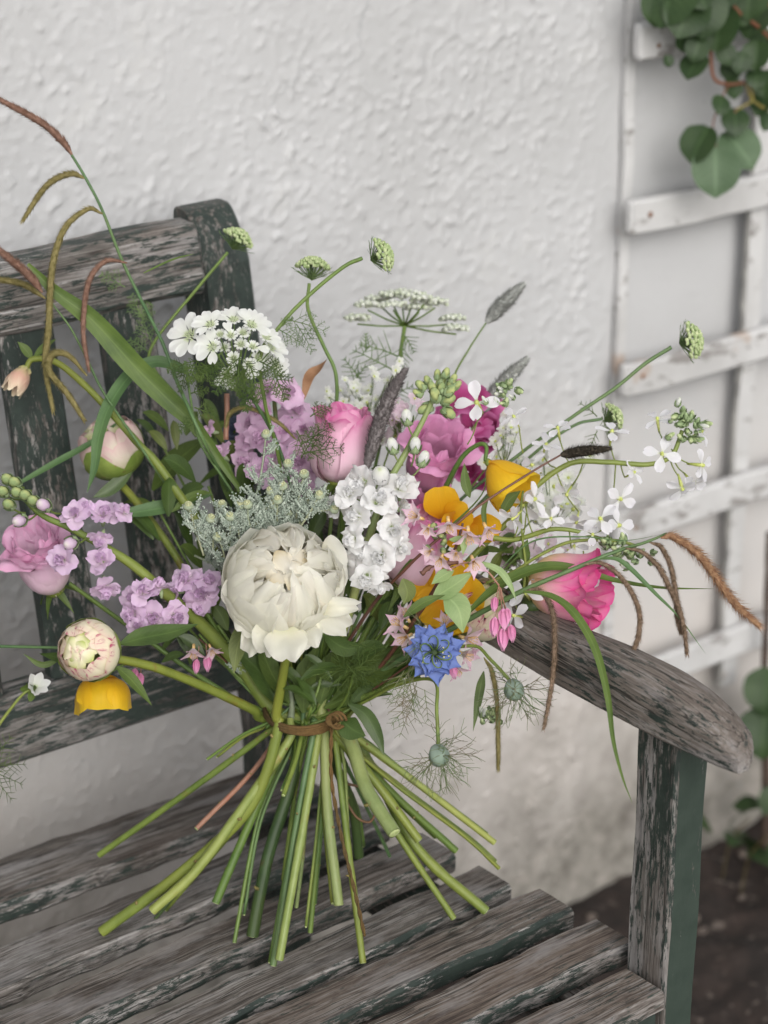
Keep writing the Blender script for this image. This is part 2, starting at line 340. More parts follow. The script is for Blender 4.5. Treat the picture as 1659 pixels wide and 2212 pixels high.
# ------------------------------------------------------------------ the wall (roughcast, heightfield)
def vnoise(x, z, cell, seed):
    g = np.random.default_rng(seed).random((256, 256)); X = x/cell; Z = z/cell
    xi = np.floor(X).astype(int); zi = np.floor(Z).astype(int); fx = X-xi; fz = Z-zi; fx = fx*fx*(3-2*fx); fz = fz*fz*(3-2*fz)
    a = g[xi % 256, zi % 256]; b = g[(xi+1) % 256, zi % 256]; c = g[xi % 256, (zi+1) % 256]; d_ = g[(xi+1) % 256, (zi+1) % 256]
    return a*(1-fx)*(1-fz)+b*fx*(1-fz)+c*(1-fx)*fz+d_*fx*fz
WALL = .445; GZ = -.455
def wall():
    xs = np.concatenate([np.linspace(-4, -.55, 12), np.arange(-.5, .70, .0024), np.arange(.70, 1.25, .008), np.linspace(1.3, 5, 12)])
    zs = np.concatenate([np.arange(-.55, .90, .0024), np.linspace(.95, 3.2, 12)])
    X, Z = np.meshgrid(xs, zs, indexing='ij')
    Xw = X+.005*vnoise(X, Z, .012, 11); Zw = Z+.005*vnoise(X, Z, .012, 12)
    q_ = lambda a, t: np.clip((a-t)/(1-t), 0, 1)**.8
    lum = q_(vnoise(Xw, Zw, .0058, 1), .62)*1.0+q_(vnoise(Xw*.8+Zw*.6, Zw*.8-Xw*.6, .0085, 2), .68)*1.5+.40*vnoise(X, Z, .0034, 3)
    h = .0015*lum*(.35+1.1*vnoise(X, Z, .09, 8))+.003*vnoise(X, Z, .16, 4)+.001*vnoise(X, Z, .05, 5)
    fine = (X > -.52) & (X < 1.26) & (Z < .93)
    rough = np.clip((.68-X)/.03, .25, 1)
    h = h*rough*fine
    V = np.stack([X, WALL-h, Z], -1).reshape(-1, 3); nz_ = len(zs); nx = len(xs)
    idx = np.arange(nx*nz_).reshape(nx, nz_)
    Fq = np.stack([idx[:-1, :-1], idx[1:, :-1], idx[1:, 1:], idx[:-1, 1:]], -1).reshape(-1, 4)
    me = bpy.data.meshes.new('render_coat'); me.vertices.add(len(V)); me.vertices.foreach_set('co', V.ravel())
    me.loops.add(Fq.size); me.loops.foreach_set('vertex_index', Fq.ravel()); me.polygons.add(len(Fq))
    me.polygons.foreach_set('loop_start', np.arange(0, Fq.size, 4)); me.polygons.foreach_set('loop_total', np.full(len(Fq), 4)); me.update(); me.validate()
    me.polygons.foreach_set('use_smooth', [True]*len(Fq))
    m_, n, l, bs, out = newmat('white_roughcast_paint')
    oc = coords(n, l); a = noise(n, l, oc, 3.5, 5, .6); f = noise(n, l, oc, 90, 5, .65)
    col = ramp(n, l, a, [(.3, (.445, .448, .452)), (.7, (.515, .52, .53))])
    col = mix(n, l, ramp(n, l, f, [(.62, (0, 0, 0)), (.8, (.35, .35, .35))]), col, (.42, .43, .42))
    sp = n.new('ShaderNodeSeparateXYZ'); l.new(oc, sp.inputs[0])
    # splash dirt and algae near the ground, with an uneven edge
    st = noise(n, l, coords(n, l, (1, 1, .7)), 9, 5, .65)
    hgt = math_(n, l, 'ADD', sp.outputs[2], math_(n, l, 'MULTIPLY', math_(n, l, 'SUBTRACT', st, .5), -.42))
    dm = ramp(n, l, math_(n, l, 'ADD', hgt, .5), [(.10, (1, 1, 1)), (.20, (.6, .6, .6)), (.31, (0, 0, 0))])
    dirt = ramp(n, l, noise(n, l, oc, 28, 5, .7), [(.35, (.07, .062, .048)), (.55, (.20, .19, .165)), (.7, (.30, .27, .24))])
    wm = ramp(n, l, math_(n, l, 'ADD', hgt, .4), [(.15, (.5, .5, .5)), (.62, (0, 0, 0))])
    col = mix(n, l, wm, col, (.60, .53, .47))  # warmer, paler tone low on the wall
    crk = nd(n, 'ShaderNodeTexVoronoi'); crk.feature = 'DISTANCE_TO_EDGE'; crk.inputs['Scale'].default_value = 3.1
    wco = mix(n, l, .12, oc, noise(n, l, oc, 9, 4, .6, 'Color')); l.new(wco, crk.inputs['Vector'])
    cm = math_(n, l, 'MULTIPLY', ramp(n, l, crk.outputs['Distance'], [(0, (1, 1, 1)), (.006, (0, 0, 0))]), ramp(n, l, noise(n, l, oc, 2.3, 2), [(.56, (0, 0, 0)), (.64, (.3, .3, .3))]))
    col = mix(n, l, cm, col, (.26, .27, .28))
    col = mix(n, l, ramp(n, l, noise(n, l, oc, 7, 5, .7), [(.57, (0, 0, 0)), (.66, (.35, .35, .35))]), col, (.50, .50, .49))
    col = mix(n, l, math_(n, l, 'MULTIPLY', dm, .85), col, dirt)
    # a few small dark chips where the paint has come off
    ch = noise(n, l, oc, 34, 2, .5); col = mix(n, l, ramp(n, l, ch, [(.745, (0, 0, 0)), (.77, (.6, .6, .6))]), col, (.28, .30, .30))
    l.new(col, bs.inputs['Base Color']); bs.inputs['Roughness'].default_value = .75; bs.inputs['Specular IOR Level'].default_value = .3
    b = nd(n, 'ShaderNodeBump'); b.inputs['Strength'].default_value = .35; b.inputs['Distance'].default_value = .002
    l.new(f, b.inputs['Height']); l.new(b.outputs[0], bs.inputs['Normal'])
    me.materials.append(m_)
    o = bpy.data.objects.new('house_wall', me); C.objects.link(o)
    props(o, 'white painted roughcast house wall behind the bench', 'wall', kind='structure')
wall()
# ------------------------------------------------------------------ soil
def soil():
    xs = np.concatenate([np.linspace(-6, -.6, 14), np.arange(-.5, 1.6, .008), np.linspace(1.7, 7, 14)])
    ys = np.concatenate([np.linspace(-7, -.7, 14), np.arange(-.6, .47, .008)])
    X, Y = np.meshgrid(xs, ys, indexing='ij')
    h = .022*vnoise(X, Y, .07, 21)+.012*vnoise(X, Y, .03, 22)+.006*vnoise(X, Y, .015, 23)
    V = np.stack([X, Y, GZ-.02+h], -1).reshape(-1, 3); idx = np.arange(len(V)).reshape(len(xs), len(ys))
    Fq = np.stack([idx[:-1, :-1], idx[1:, :-1], idx[1:, 1:], idx[:-1, 1:]], -1).reshape(-1, 4)
    mb = M(); mb.add(V, Fq.tolist())
    m_, n, l, bs, out = newmat('dark_soil'); oc = coords(n, l)
    col = ramp(n, l, noise(n, l, oc, 22, 6, .7), [(.3, (.008, .006, .005)), (.55, (.026, .018, .015)), (.72, (.06, .042, .035))])
    col = mix(n, l, ramp(n, l, noise(n, l, oc, 60, 3), [(.62, (0, 0, 0)), (.7, (.7, .7, .7))]), col, (.17, .14, .12))
    l.new(col, bs.inputs['Base Color']); bs.inputs['Roughness'].default_value = .95
    o = bpy.data.objects.new('soil', mb.mesh('soil', m_)); C.objects.link(o); props(o, 'dark bare soil at the foot of the wall', kind='structure')
soil()
def bounce_paving():  # unseen pale ground, added to bounce light onto the wall under the seat
    m_, n, l, bs, out = newmat('bounce_stone_paving'); oc = coords(n, l)
    col = ramp(n, l, noise(n, l, oc, 6, 6, .65), [(.35, (.30, .29, .265)), (.65, (.42, .405, .375))])
    l.new(col, bs.inputs['Base Color']); bs.inputs['Roughness'].default_value = .85
    base = M(); base.add([(-6, -7, GZ+.002), (7, -7, GZ+.002), (7, -.42, GZ+.002), (-6, -.42, GZ+.002)], [(0, 1, 2, 3)])
    t = Thing('bounce_paving', 'unseen pale stone slabs added in front of the bench to bounce light', None, (0, -1.5, GZ), kind='structure'); t.part('bounce_bed', base, PEBM)
    for i in range(-5, 6):
        for j in range(10):
            x0 = i*.6+(.3 if j % 2 else 0); y1 = -.43-j*.45
            mb = M(); box(mb, x0, x0+.588, y1-.438, y1, GZ-.01, GZ+.018+rnd.uniform(-.002, .002), .005, axis=0); t.part('bounce_slab', mb, m_, smooth=False)
PEBM = plain('mortar', (.16, .15, .13), (.24, .22, .20), 30)
bounce_paving()
PEB = plain('pebble_stone', (.05, .04, .035), (.17, .14, .12), 40)
mbp = M()
for i in range(420):
    x = rnd.uniform(-.3, 1.5); y = rnd.uniform(-.5, .42)
    ball(mbp, (x, y, GZ+rnd.uniform(-.006, .004)), rnd.uniform(.003, .010), 6, 5, (1, .8, .6), lump=.2)
solo('gravel', 'small pale stones and clods scattered over the soil', None, mbp, PEB, (0, 0, GZ), kind='stuff')

# ------------------------------------------------------------------ trellis
def facemat(o, mat, pred):
    o.data.materials.append(mat); k = len(o.data.materials)-1
    for p in o.data.polygons:
        if pred(p.normal): p.material_index = k
    return o
GRIME_SHADE = plain('grimy_shaded_side_paint', (.16, .16, .155), (.38, .375, .36), 30, .9)  # grime plus the dark shadow line, painted onto the uprights' left faces
def lath_mat(name, seed):
    m_, n, l, bs, out = newmat(name); oc = coords(n, l)
    col = ramp(n, l, noise(n, l, oc, 12+seed, 5), [(.35, (.45, .448, .445)), (.65, (.56, .56, .56))])
    ch = noise(n, l, coords(n, l, (.5, 1, 1)), 38, 6, .7); col = mix(n, l, ramp(n, l, ch, [(.555, (0, 0, 0)), (.60, (.85, .85, .85))]), col, (.22, .205, .195))
    col = mix(n, l, ramp(n, l, noise(n, l, oc, 14+seed, 3), [(.66, (0, 0, 0)), (.74, (.6, .6, .6))]), col, (.34, .20, .11))
    l.new(col, bs.inputs['Base Color']); bs.inputs['Roughness'].default_value = .6
    b = nd(n, 'ShaderNodeBump'); b.inputs['Strength'].default_value = .5; b.inputs['Distance'].default_value = .002
    l.new(ch, b.inputs['Height']); l.new(b.outputs[0], bs.inputs['Normal']); return m_
LM = lath_mat('flaking_white_paint', 0)
NAIL = plain('rusty_nail', (.14, .06, .03), (.22, .11, .06), 200)
tr = Thing('trellis', 'white painted wooden trellis fixed flat to the wall on the right', 'trellis', (.66, .42, -.4))
def jit(a):
    ph = rnd.random()*6
    def f(V):
        V = V.copy(); t = V[:, a]; o = 2 if a == 0 else 0
        V[:, o] += .0012*np.sin(t*13+ph)+.0008*np.sin(t*57+ph*2); V[:, 1] += .0015*np.sin(t*31+ph); return V
    return f
mb = M(); box(mb, .683, .696, .4335, .4445, -.20, 1.2, .002, jit(2), seg=24, axis=2); tr.part('edge_post', mb, LM, smooth=False)
for xa in (.852, 1.045, 1.24, 1.43):
    mb = M(); box(mb, xa-.0, xa+.026, .4165, .4260, -.22, 1.2, .002, jit(2), seg=24, axis=2); facemat(tr.part('upright', mb, LM, smooth=False), GRIME_SHADE, lambda q: q.x < -.6)
for zc in (-.157, .038, .210, .388, .572, .757, .94):
    mb = M(); box(mb, .6685, 1.55, .4015, .415, zc-.0185, zc+.0185, .003, jit(0), seg=20, axis=0); bar = tr.part('crossbar', mb, LM, smooth=False)
    mb = M(); ball(mb, (.693, .4015, zc+rnd.uniform(-.006, .006)), .0034, 8, 5, (1, .4, 1)); tr.part('nail', mb, NAIL, bar)

# ------------------------------------------------------------------ climbing plant (round leaves)
CL = leaf_mat('round_leaf', (.016, .038, .011), (.040, .075, .024), rough=.5, trans=.2, vein=.3, sc_=25)
CL2 = leaf_mat('round_leaf_grey', (.06, .105, .05), (.10, .155, .085), rough=.55, trans=.15, vein=.3, sc_=25)
TW = stem_mat('red_brown_twig', (.16, .07, .045), (.22, .10, .06))
YTW = stem_mat('yellow_green_twig', (.20, .19, .05), (.26, .22, .07))
def rleaf(T_, u, v, r, yy, mat, tilt=None, ang=0., parent=None):
    c = WY(u, v, yy); dd = (c-CAM)@cF; R_ = r*dd/FPX
    k = cv(*(tilt or (rnd.uniform(-.5, .5), rnd.uniform(-.1, .7), 1)))
    up = np.array([math.sin(ang), 0, math.cos(ang)]); ax = unit(up-k*(up@k))
    P = spline([c+ax*R_, c+ax*R_*.3+k*R_*.08, c-ax*R_*.5+k*R_*.05, c-ax*R_*1.05-k*R_*.15], 4)
    mb = M(); blade(mb, P, 2*R_, k, rnd.uniform(.05, .35), prof=[.30, .72, .92, 1, .99, .90, .70, .40, .05], nc=7, wave=.01); return T_.part('leaf', mb, mat, parent)
cl = Thing('climbing_plant', 'climbing shrub with round green leaves hanging over the top right of the trellis', 'climbing plant', WY(1560, 60, .37))
def cst(pts, w, mat, yy=.37):
    P = spline([WY(u, v, yy) for u, v in pts]); mb = M(); tube(mb, P, [w*2.5/FPX/2, w*2.2/FPX/2], 6); cl.part('twig', mb, mat)
cst([(1700, 120), (1640, 60), (1590, 20), (1560, -40)], 9, TW, .36); cst([(1680, 20), (1640, -10)], 16, TW, .35)
cst([(1530, -20), (1535, 100), (1542, 168), (1575, 182), (1610, 178)], 8, TW)
cst([(1610, 178), (1625, 215), (1660, 240)], 7, YTW); cst([(1590, 238), (1625, 215), (1620, 180)], 6, YTW)
cst([(1575, 182), (1560, 210), (1540, 270), (1548, 320)], 4, TW); cst([(1590, 235), (1585, 262), (1600, 290)], 4, TW)
for q in [(1450, 0, 62, .37), (1480, 30, 55, .36), (1515, 22, 58, .355), (1425, 12, 45, .38), (1552, 60, 50, .36), (1590, 10, 48, .37), (1635, 45, 45, .37), (1618, -10, 50, .36), (1650, 90, 46, .37),
          (1500, 142, 33, .36), (1478, 95, 22, .37), (1505, 105, 28, .355), (1568, 118, 24, .36), (1580, 150, 26, .37), (1633, 120, 32, .36), (1600, 135, 24, .355), (1443, 132, 13, .37), (1556, 226, 23, .36),
          (1583, 190, 24, .375), (1652, 180, 30, .365), (1634, 170, 24, .36), (1655, 262, 22, .37), (1650, 225, 30, .375), (1588, 262, 32, .365), (1540, 75, 30, .37), (1500, -30, 60, .36), (1560, -30, 55, .365)]:
    rleaf(cl, *q, CL, ang=rnd.uniform(-.6, .6))
for q in [(1512, 312, 43, .365), (1597, 322, 50, .36)]: rleaf(cl, *q, CL2 if q[0] > 1550 else CL, tilt=(.1 if q[0] > 1550 else -.5, .3, 1), ang=.5 if q[0] < 1550 else -.4)
rleaf(cl, 1545, 370, 54, .35, CL2, (0, .1, 1), 0)
# low branch at the right edge with two big leaves
cl2 = Thing('climbing_plant', 'dark stem with two large round leaves at the right edge below the trellis', 'climbing plant', WY(1650, 1780, .38))
mb = M(); tube(mb, spline([WY(1650, 1900, .38), WY(1655, 1700, .37), WY(1650, 1500, .37), WY(1656, 1320, .38), WY(1660, 1150, .38)]), [.006, .0045, .003], 7, lump=.15); cl2.part('twig', mb, plain('dark_bark', (.05, .035, .03), (.10, .07, .055)))
for q in [(1655, 1492, 50, .34), (1650, 1582, 56, .33), (1690, 1540, 50, .35)]: rleaf(cl2, *q, CL, tilt=(-.2, .2, 1))
WST = stem_mat('weed_stem', (.05, .045, .02), (.09, .07, .03))
# small weeds on the soil by the wall
for i, (u, v, n_, lab) in enumerate([(1560, 1900, 6, 'small green weed growing from the soil just right of the bench leg'), (1600, 1935, 5, 'low sprig of green leaves on the soil near the right edge')]):
    r = ray(u, v); t = (GZ-CAM[2])/r[2]; b0 = CAM+r*t
    T_ = Thing('weed', lab, 'weed', b0)
    mb = M(); tube(mb, spline([b0, b0+[.01, 0, .05], b0+[.03, -.01, .08]]), .0012, 5); T_.part('stem', mb, WST)
    for k_ in range(n_):
        c0 = b0+np.array([rnd.uniform(-.03, .05), rnd.uniform(-.03, .03), rnd.uniform(.02, .09)]); d_ = unit(np.array([rnd.uniform(-1, 1), rnd.uniform(-1, .3), rnd.uniform(-.2, .6)]))*.04
        mb = M(); blade(mb, spline([c0, c0+d_*.5+[0, 0, .004], c0+d_], 4), .028, (0, -.4, 1), .1, nc=3); T_.part('leaf', mb, CL)

# ------------------------------------------------------------------ the bench
bench = Thing('garden_bench', 'old weathered wooden garden bench with flaking dark green paint against the white wall', 'bench', (0, 0, GZ))
wx = [wood('seat_wood_%d' % i, 0, pt, wm_, i*1.7, con=.9, bare=.96, rot=(0, .055, .055, .055, .03, .03, .03)[i]) for i, (pt, wm_) in enumerate([(.22, .2), (.25, .0), (.3, .3), (.2, .2), (.28, .6), (.2, .9), (.3, .8)])]
# seat slats: (front y, back y) at x=.16, right end x
SL = [(.215, .293, .150, 0), (.121, .180, .158, 1), (.039, .091, .169, 2), (-.036, .012, .172, 3), (-.099, -.051, .186, 4), (-.170, -.119, .190, 5), (-.239, -.191, .160, 6)]
cnr = rng.random(40)*6
WXF = [wood('slat_front_%d' % i, 0, p_, 0, 50+i*2.3, bare=1.1, con=1., rot=.04) for i, p_ in enumerate((.50, .42))]
for i, (yf, yb, xe, mi_) in enumerate(SL):
    sk = .055 if 0 < i else .0
    if i > 3: sk = .03
    seg = 46
    def fn(V, sk=sk, i=i, xe=xe):
        V = V.copy(); yy = V[:, 1].copy()
        top = V[:, 2] > -.005
        V[:, 1] += sk*(V[:, 0]-.16)
        edge = np.abs(yy-(yf+yb)/2) > (yb-yf)/2-.004
        V[:, 1] += .0011*np.sin(V[:, 0]*70+cnr[i])+.0007*np.sin(V[:, 0]*163+cnr[i]*2)*edge
        V[:, 2] += -SK*yy+np.where(top, .0003*np.sin(V[:, 0]*48+cnr[i+8])+.0005*np.sin(V[:, 0]*19+cnr[i+16])-.0003*edge*(1+np.sin(V[:, 0]*111+cnr[i])), 0)
        return V
    mb = M(); box(mb, -1.15, xe, yf, yb, -.021, 0, .0035, fn, seg=seg*2, axis=0)
    facemat(bench.part('seat_slat', mb, wx[mi_], smooth=False), WXF[i % 2], lambda q: q.y < -.6)
# under-seat rails
wy = wood('rail_wood', 1, .5, 0, 2.2)
for xr in (.118, -.45, -1.05):
    def fn2(V): V = V.copy(); V[:, 2] += -SK*V[:, 1]; return V
    mb = M(); box(mb, xr, xr+.03, -.22, .29, -.075, -.0225, .003, fn2, seg=2, axis=1); bench.part('seat_bearer', mb, wy, smooth=False)
# front rail
mb = M(); box(mb, -1.1, .163, -.226, -.204, -.085, -.012, .003, None, seg=2, axis=0); bench.part('front_rail', mb, wood('front_rail_wood', 0, .8), smooth=False)
# front post: inner face weathered, front face green
WPI = wood('post_wood', 2, .42, .0, 4.4); WPF = wood('post_green_paint', 2, .84, 0, 7.7, pcol=((.026, .040, .032), (.036, .052, .042)))
def post(x0, x1, y0, y1, z0, z1):
    mb = M(); b = .003
    cs = [(x0+b, y0), (x1-b, y0), (x1, y0+b), (x1, y1-b), (x1-b, y1), (x0+b, y1), (x0, y1-b), (x0, y0+b)]
    zs = np.linspace(z0, z1, 30); V = []
    for z in zs:
        for (a, c) in cs: V.append((a+.0005*math.sin(z*40+c*90), c+.0005*math.sin(z*31+a*80), z))
    n = len(zs)
    for j in range(8):
        Fj = [(i*8+j, i*8+(j+1) % 8, (i+1)*8+(j+1) % 8, (i+1)*8+j) for i in range(n-1)]
        mb.add(V, Fj, None, 1 if j in (0, 1) else 0)
    mb.add(V, [tuple((n-1)*8+j for j in range(8))], None, 0)
    return mb
bench.part('front_leg', post(.165, .1985, -.2295, -.183, GZ, .2335), [WPI, WPF], smooth=False)
bench.part('front_leg', post(-1.21, -1.17, -.2295, -.183, GZ, .2335), [WPI, WPF], smooth=False)
# armrest: lofted along Y
def arm(xo):
    st = [  # y, z_top_in, z_bot, x_in, x_out
        (.335, .252, .222, .158, .196), (.25, .254, .223, .157, .195), (.15, .257, .225, .154, .194), (.05, .260, .226, .1515, .193), (-.04, .262, .227, .150, .192),
        (-.10, .2655, .2275, .149, .193), (-.15, .270, .230, .148, .196), (-.20, .2718, .2325, .1475, .1975), (-.235, .270, .2345, .148, .1955), (-.262, .2665, .2365, .149, .1915), (-.284, .2605, .2385, .1505, .184), (-.296, .2550, .2400, .152, .175), (-.303, .2515, .2410, .1535, .165)]
    P = np.array(st); yy = np.concatenate([np.linspace(.335, -.28, 50), np.linspace(-.283, -.303, 7)]); q = [np.interp(-yy, -P[:, 0], P[:, k]) for k in range(1, 5)]
    mb = M(); K = 14; V = []
    for i, y in enumerate(yy):
        zt, zb, xi, xq = [a[i] for a in q]; b = .004; h = zt-zb; cr = .0045*min(1, h/.03)
        xm = (xi+xq)/2; wv = .0006*math.sin(y*60)
        kx = min(1, (xq-xi)/.045)*.98; kz = min(1, h/.03); b *= kx
        cs = [(xi+b, zb), (xq-b, zb), (xq, zb+min(b, h*.3)), (xq+wv, zt-.007*kz), (xq-.003*kx, zt-.0035*kz), (xq-.010*kx, zt-.0005+cr*.4), (xm+.004*kx, zt+cr), (xm-.006*kx, zt+cr*.9), (xi+.010*kx, zt+cr*.5), (xi+.004*kx, zt), (xi+.001*kx, zt-.0025*kz), (xi, zt-.006*kz), (xi-wv, (zt+zb)/2), (xi, zb+min(b, h*.3))]
        V += [(a, y, c) for a, c in cs]
    V = np.array(V); V[:, 0] += xo; n = len(yy)
    F_ = [(i*K+j, i*K+(j+1) % K, (i+1)*K+(j+1) % K, (i+1)*K+j) for i in range(n-1) for j in range(K)][::1]
    F_ += [tuple(range(K))[::-1], tuple((n-1)*K+j for j in range(K))]
    mb.add(V, F_); return mb
WA = wood('armrest_wood', 1, .30, .45, 11.3, bare=1.0, con=.5)
bench.part('armrest', arm(0), WA, smooth=False); bench.part('armrest', arm(-1.365), WA, smooth=False)
# back posts: lean back above the seat
LEAN = math.tan(math.radians(10.6))
def lean(V, z0=.02):
    V = V.copy(); V[:, 1] += np.clip(V[:, 2]-z0, 0, None)*LEAN; return V
WB = [wood('back_wood_%d' % i, 2, p_, 0, 20+i*3.1, bare=1.3) for i, p_ in enumerate((.60, .66, .62, .70))]
def bpost(x0):
    mb = M(); prof = []
    zs = list(np.linspace(GZ, .02, 8))+list(np.linspace(.05, .46, 14))
    V = []; K = 8; b = .003
    rows = [(z, 0, .048) for z in zs]
    for k_ in range(1, 9):
        a = k_/8*math.pi/2; rows.append((.46+.044*math.sin(a), .0, .048*(1) if a < .1 else .048))
    rows = rows
    yb0 = .252
    for idx, (z, a, dp) in enumerate(rows):
        t = max(0, (z-.46)/.044); ft = math.sqrt(max(0, 1-t*t)) if t < 1 else 0
        cy = yb0+.024+.010*t; hd = .024*(.35*1+.65*ft) if t > 0 else .024
        y0_, y1_ = cy-hd, cy+hd
        cs = [(x0+b, y0_), (x0+.046-b, y0_), (x0+.046, y0_+b), (x0+.046, y1_-b), (x0+.046-b, y1_), (x0+b, y1_), (x0, y1_-b), (x0, y0_+b)]
        V += [(p, q_, z) for p, q_ in cs]
    V = lean(np.array(V)); n = len(rows)
    F_ = [(i*K+j, i*K+(j+1) % K, (i+1)*K+(j+1) % K, (i+1)*K+j) for i in range(n-1) for j in range(K)]+[tuple((n-1)*K+j for j in range(K))]
    mb.add(V, F_); return mb
bench.part('back_post', bpost(.113), WB[2], smooth=False); bench.part('back_post', bpost(-1.205), WB[2], smooth=False)
WR = wood('back_rail_wood', 0, .38, -.1, 31, bare=1.9)
mb = M(); box(mb, -1.158, .112, .2505, .2815, .440, .5005, .005, lambda V: lean(V+np.array([[0, 0, 0]])+np.stack([0*V[:, 0], 0*V[:, 0], .0012*np.sin(V[:, 0]*35)], 1)), seg=60, axis=0); bench.part('top_rail', mb, WR, smooth=False)
mb = M(); box(mb, -1.158, .112, .250, .284, .083, .142, .004, lean, seg=40, axis=0); bench.part('bottom_rail', mb, wood('low_rail_wood', 0, .50, 0, 37, bare=.8), smooth=False)
for i in range(12):
    x0 = .0085-.0965*i
    mb = M(); box(mb, x0, x0+.0505, .257, .274, .140, .443, .003, lean, seg=10, axis=2); bench.part('back_slat', mb, WB[i % 4], smooth=False)

# ================================================================== THE BOUQUET
# ---- plant materials
PW = petal_mat('peony_white', [(0, (.84, .84, .62)), (.25, (.93, .91, .78)), (.6, (.95, .94, .84)), (1, (.95, .94, .87))], streak=((.60, .08, .26), .35, 1.03), vein=.03, trans=.58, vsc=16)
PWI = petal_mat('peony_cream_inner', [(0, (.78, .66, .42)), (.4, (.86, .80, .66)), (1, (.88, .86, .79))], vein=.04, trans=.48, vsc=16)  # own cream, deepened towards the base as bounced light painted in
PBUD = petal_mat('peony_bud_petal', [(0, (.44, .52, .14)), (.35, (.70, .70, .40)), (.8, (.84, .78, .58)), (1, (.80, .62, .52))], streak=((.45, .03, .14), .95, .86), vein=.06, trans=.2, vsc=16)
SEP = leaf_mat('bud_sepal', (.16, .25, .045), (.32, .40, .10), trans=.15, vein=.1, spots=(.25, .10, .06))
RPA = petal_mat('rose_pale_pink', [(0, (.66, .58, .42)), (.2, (.82, .58, .66)), (.5, (.84, .60, .70)), (.85, (.80, .44, .60)), (1.0, (.68, .20, .42))], vein=.08, trans=.28)
RPB = petal_mat('rose_lilac_pink', [(0, (.80, .72, .62)), (.35, (.85, .64, .74)), (.8, (.84, .56, .74)), (1, (.78, .42, .62))], vein=.08, trans=.28)
RHP = petal_mat('rose_hot_pink', [(0, (.86, .60, .12)), (.28, (.88, .66, .34)), (.55, (.86, .48, .52)), (.85, (.82, .22, .44)), (1, (.78, .08, .32))], vein=.10, trans=.25)
MAG = petal_mat('magenta_petal', [(0, (.84, .60, .72)), (.5, (.84, .42, .64)), (1, (.84, .40, .66))], vein=.12, trans=.3)
MAGD = petal_mat('dark_magenta_petal', [(0, (.26, .02, .10)), (.5, (.48, .06, .24)), (1, (.66, .22, .46))], vein=.15, trans=.3)
YEL = petal_mat('poppy_yellow', [(0, (.84, .40, .01)), (.35, (.88, .54, .015)), (1, (.88, .60, .03))], vein=.16, trans=.42, vsc=22, bump=.6)
ORA = petal_mat('poppy_orange', [(0, (.80, .26, .006)), (.4, (.84, .42, .012)), (1, (.86, .50, .02))], vein=.2, trans=.42, vsc=22, bump=.6)
LIL = petal_mat('stock_lilac', [(0, (.80, .80, .68)), (.25, (.82, .66, .80)), (1, (.76, .56, .78))], vein=.05, trans=.42)
LILP = petal_mat('stock_pink_lilac', [(0, (.80, .78, .7)), (.25, (.82, .62, .78)), (1, (.80, .56, .76))], vein=.05, trans=.42)
SWH = petal_mat('stock_white', [(0, (.60, .70, .32)), (.10, (.84, .86, .76)), (.3, (.90, .90, .89)), (1, (.91, .91, .92))], vein=.02, trans=.5)
OWH = petal_mat('lace_white', [(0, (.62, .72, .40)), (.2, (.80, .82, .76)), (1, (.86, .87, .86))], vein=.02, trans=.42)
HWH = petal_mat('rocket_white', [(0, (.72, .76, .55)), (.2, (.80, .80, .82)), (1, (.84, .83, .88))], vein=.05, trans=.35)
DPK = petal_mat('deutzia_pink', [(0, (.84, .78, .78)), (.5, (.84, .66, .74)), (1, (.80, .50, .66))], vein=.15, trans=.3)
DPB = petal_mat('deutzia_bud_pink', [(0, (.62, .22, .38)), (.6, (.72, .28, .50)), (1, (.76, .42, .58))], vein=.12, trans=.2)
BLU = petal_mat('nigella_blue', [(0, (.07, .08, .19)), (.2, (.14, .19, .46)), (.6, (.16, .23, .54)), (1, (.16, .23, .56))], vein=.16, trans=.25, vsc=30)
G1 = stem_mat('stem_bright_green', (.11, .17, .035), (.20, .27, .06))
G2 = stem_mat('stem_mid_green', (.07, .14, .03), (.13, .22, .05))
G3 = stem_mat('stem_blue_green', (.06, .13, .05), (.11, .20, .08))
G4 = stem_mat('stem_yellow_green', (.19, .26, .06), (.29, .36, .11))
GP = stem_mat('stem_pale_green', (.19, .26, .09), (.28, .36, .15))
GB = stem_mat('stem_dark_green', (.030, .060, .020), (.055, .10, .032), (.10, .06, .03))
GR = stem_mat('stem_green_brown', (.12, .17, .03), (.20, .25, .045), (.20, .08, .03))
BR = stem_mat('stem_pink_brown', (.22, .12, .085), (.34, .20, .15))
BT = stem_mat('twig_brown', (.10, .055, .03), (.17, .10, .05))
PUR = stem_mat('twig_dark_purple', (.09, .04, .035), (.14, .07, .05))
LF1 = leaf_mat('leaf_peony_green', (.036, .066, .015), (.068, .112, .027), rough=.38, trans=.15)
LF2 = leaf_mat('leaf_mid_green', (.062, .10, .022), (.115, .17, .038), trans=.22)
LF3 = leaf_mat('leaf_light_green', (.20, .30, .11), (.32, .42, .19), trans=.25, vein=.15)
LF4 = leaf_mat('leaf_grass_green', (.07, .12, .025), (.125, .19, .04), trans=.3, vein=.2)
LF5 = leaf_mat('leaf_bronze_green', (.09, .12, .03), (.15, .18, .05), trans=.2)
LFB = leaf_mat('blade_blue_green', (.075, .15, .055), (.12, .21, .08), trans=.3, vein=.2)
FE = plain('feathery_green', (.058, .10, .024), (.115, .17, .045), 60, .6, .2)
FEL = plain('feathery_light_green', (.10, .17, .06), (.18, .26, .10), 60, .6, .2)
FEP = plain('bract_green_purple', (.13, .21, .08), (.20, .17, .11), 70, .6, .1)
SIL = plain('silver_grey_leaf', (.22, .27, .22), (.42, .47, .40), 260, .9)
SILS = stem_mat('silver_stem', (.20, .27, .17), (.32, .38, .28))
BUDY = plain('yellow_green_bud', (.22, .29, .13), (.46, .49, .20), 130, .95)
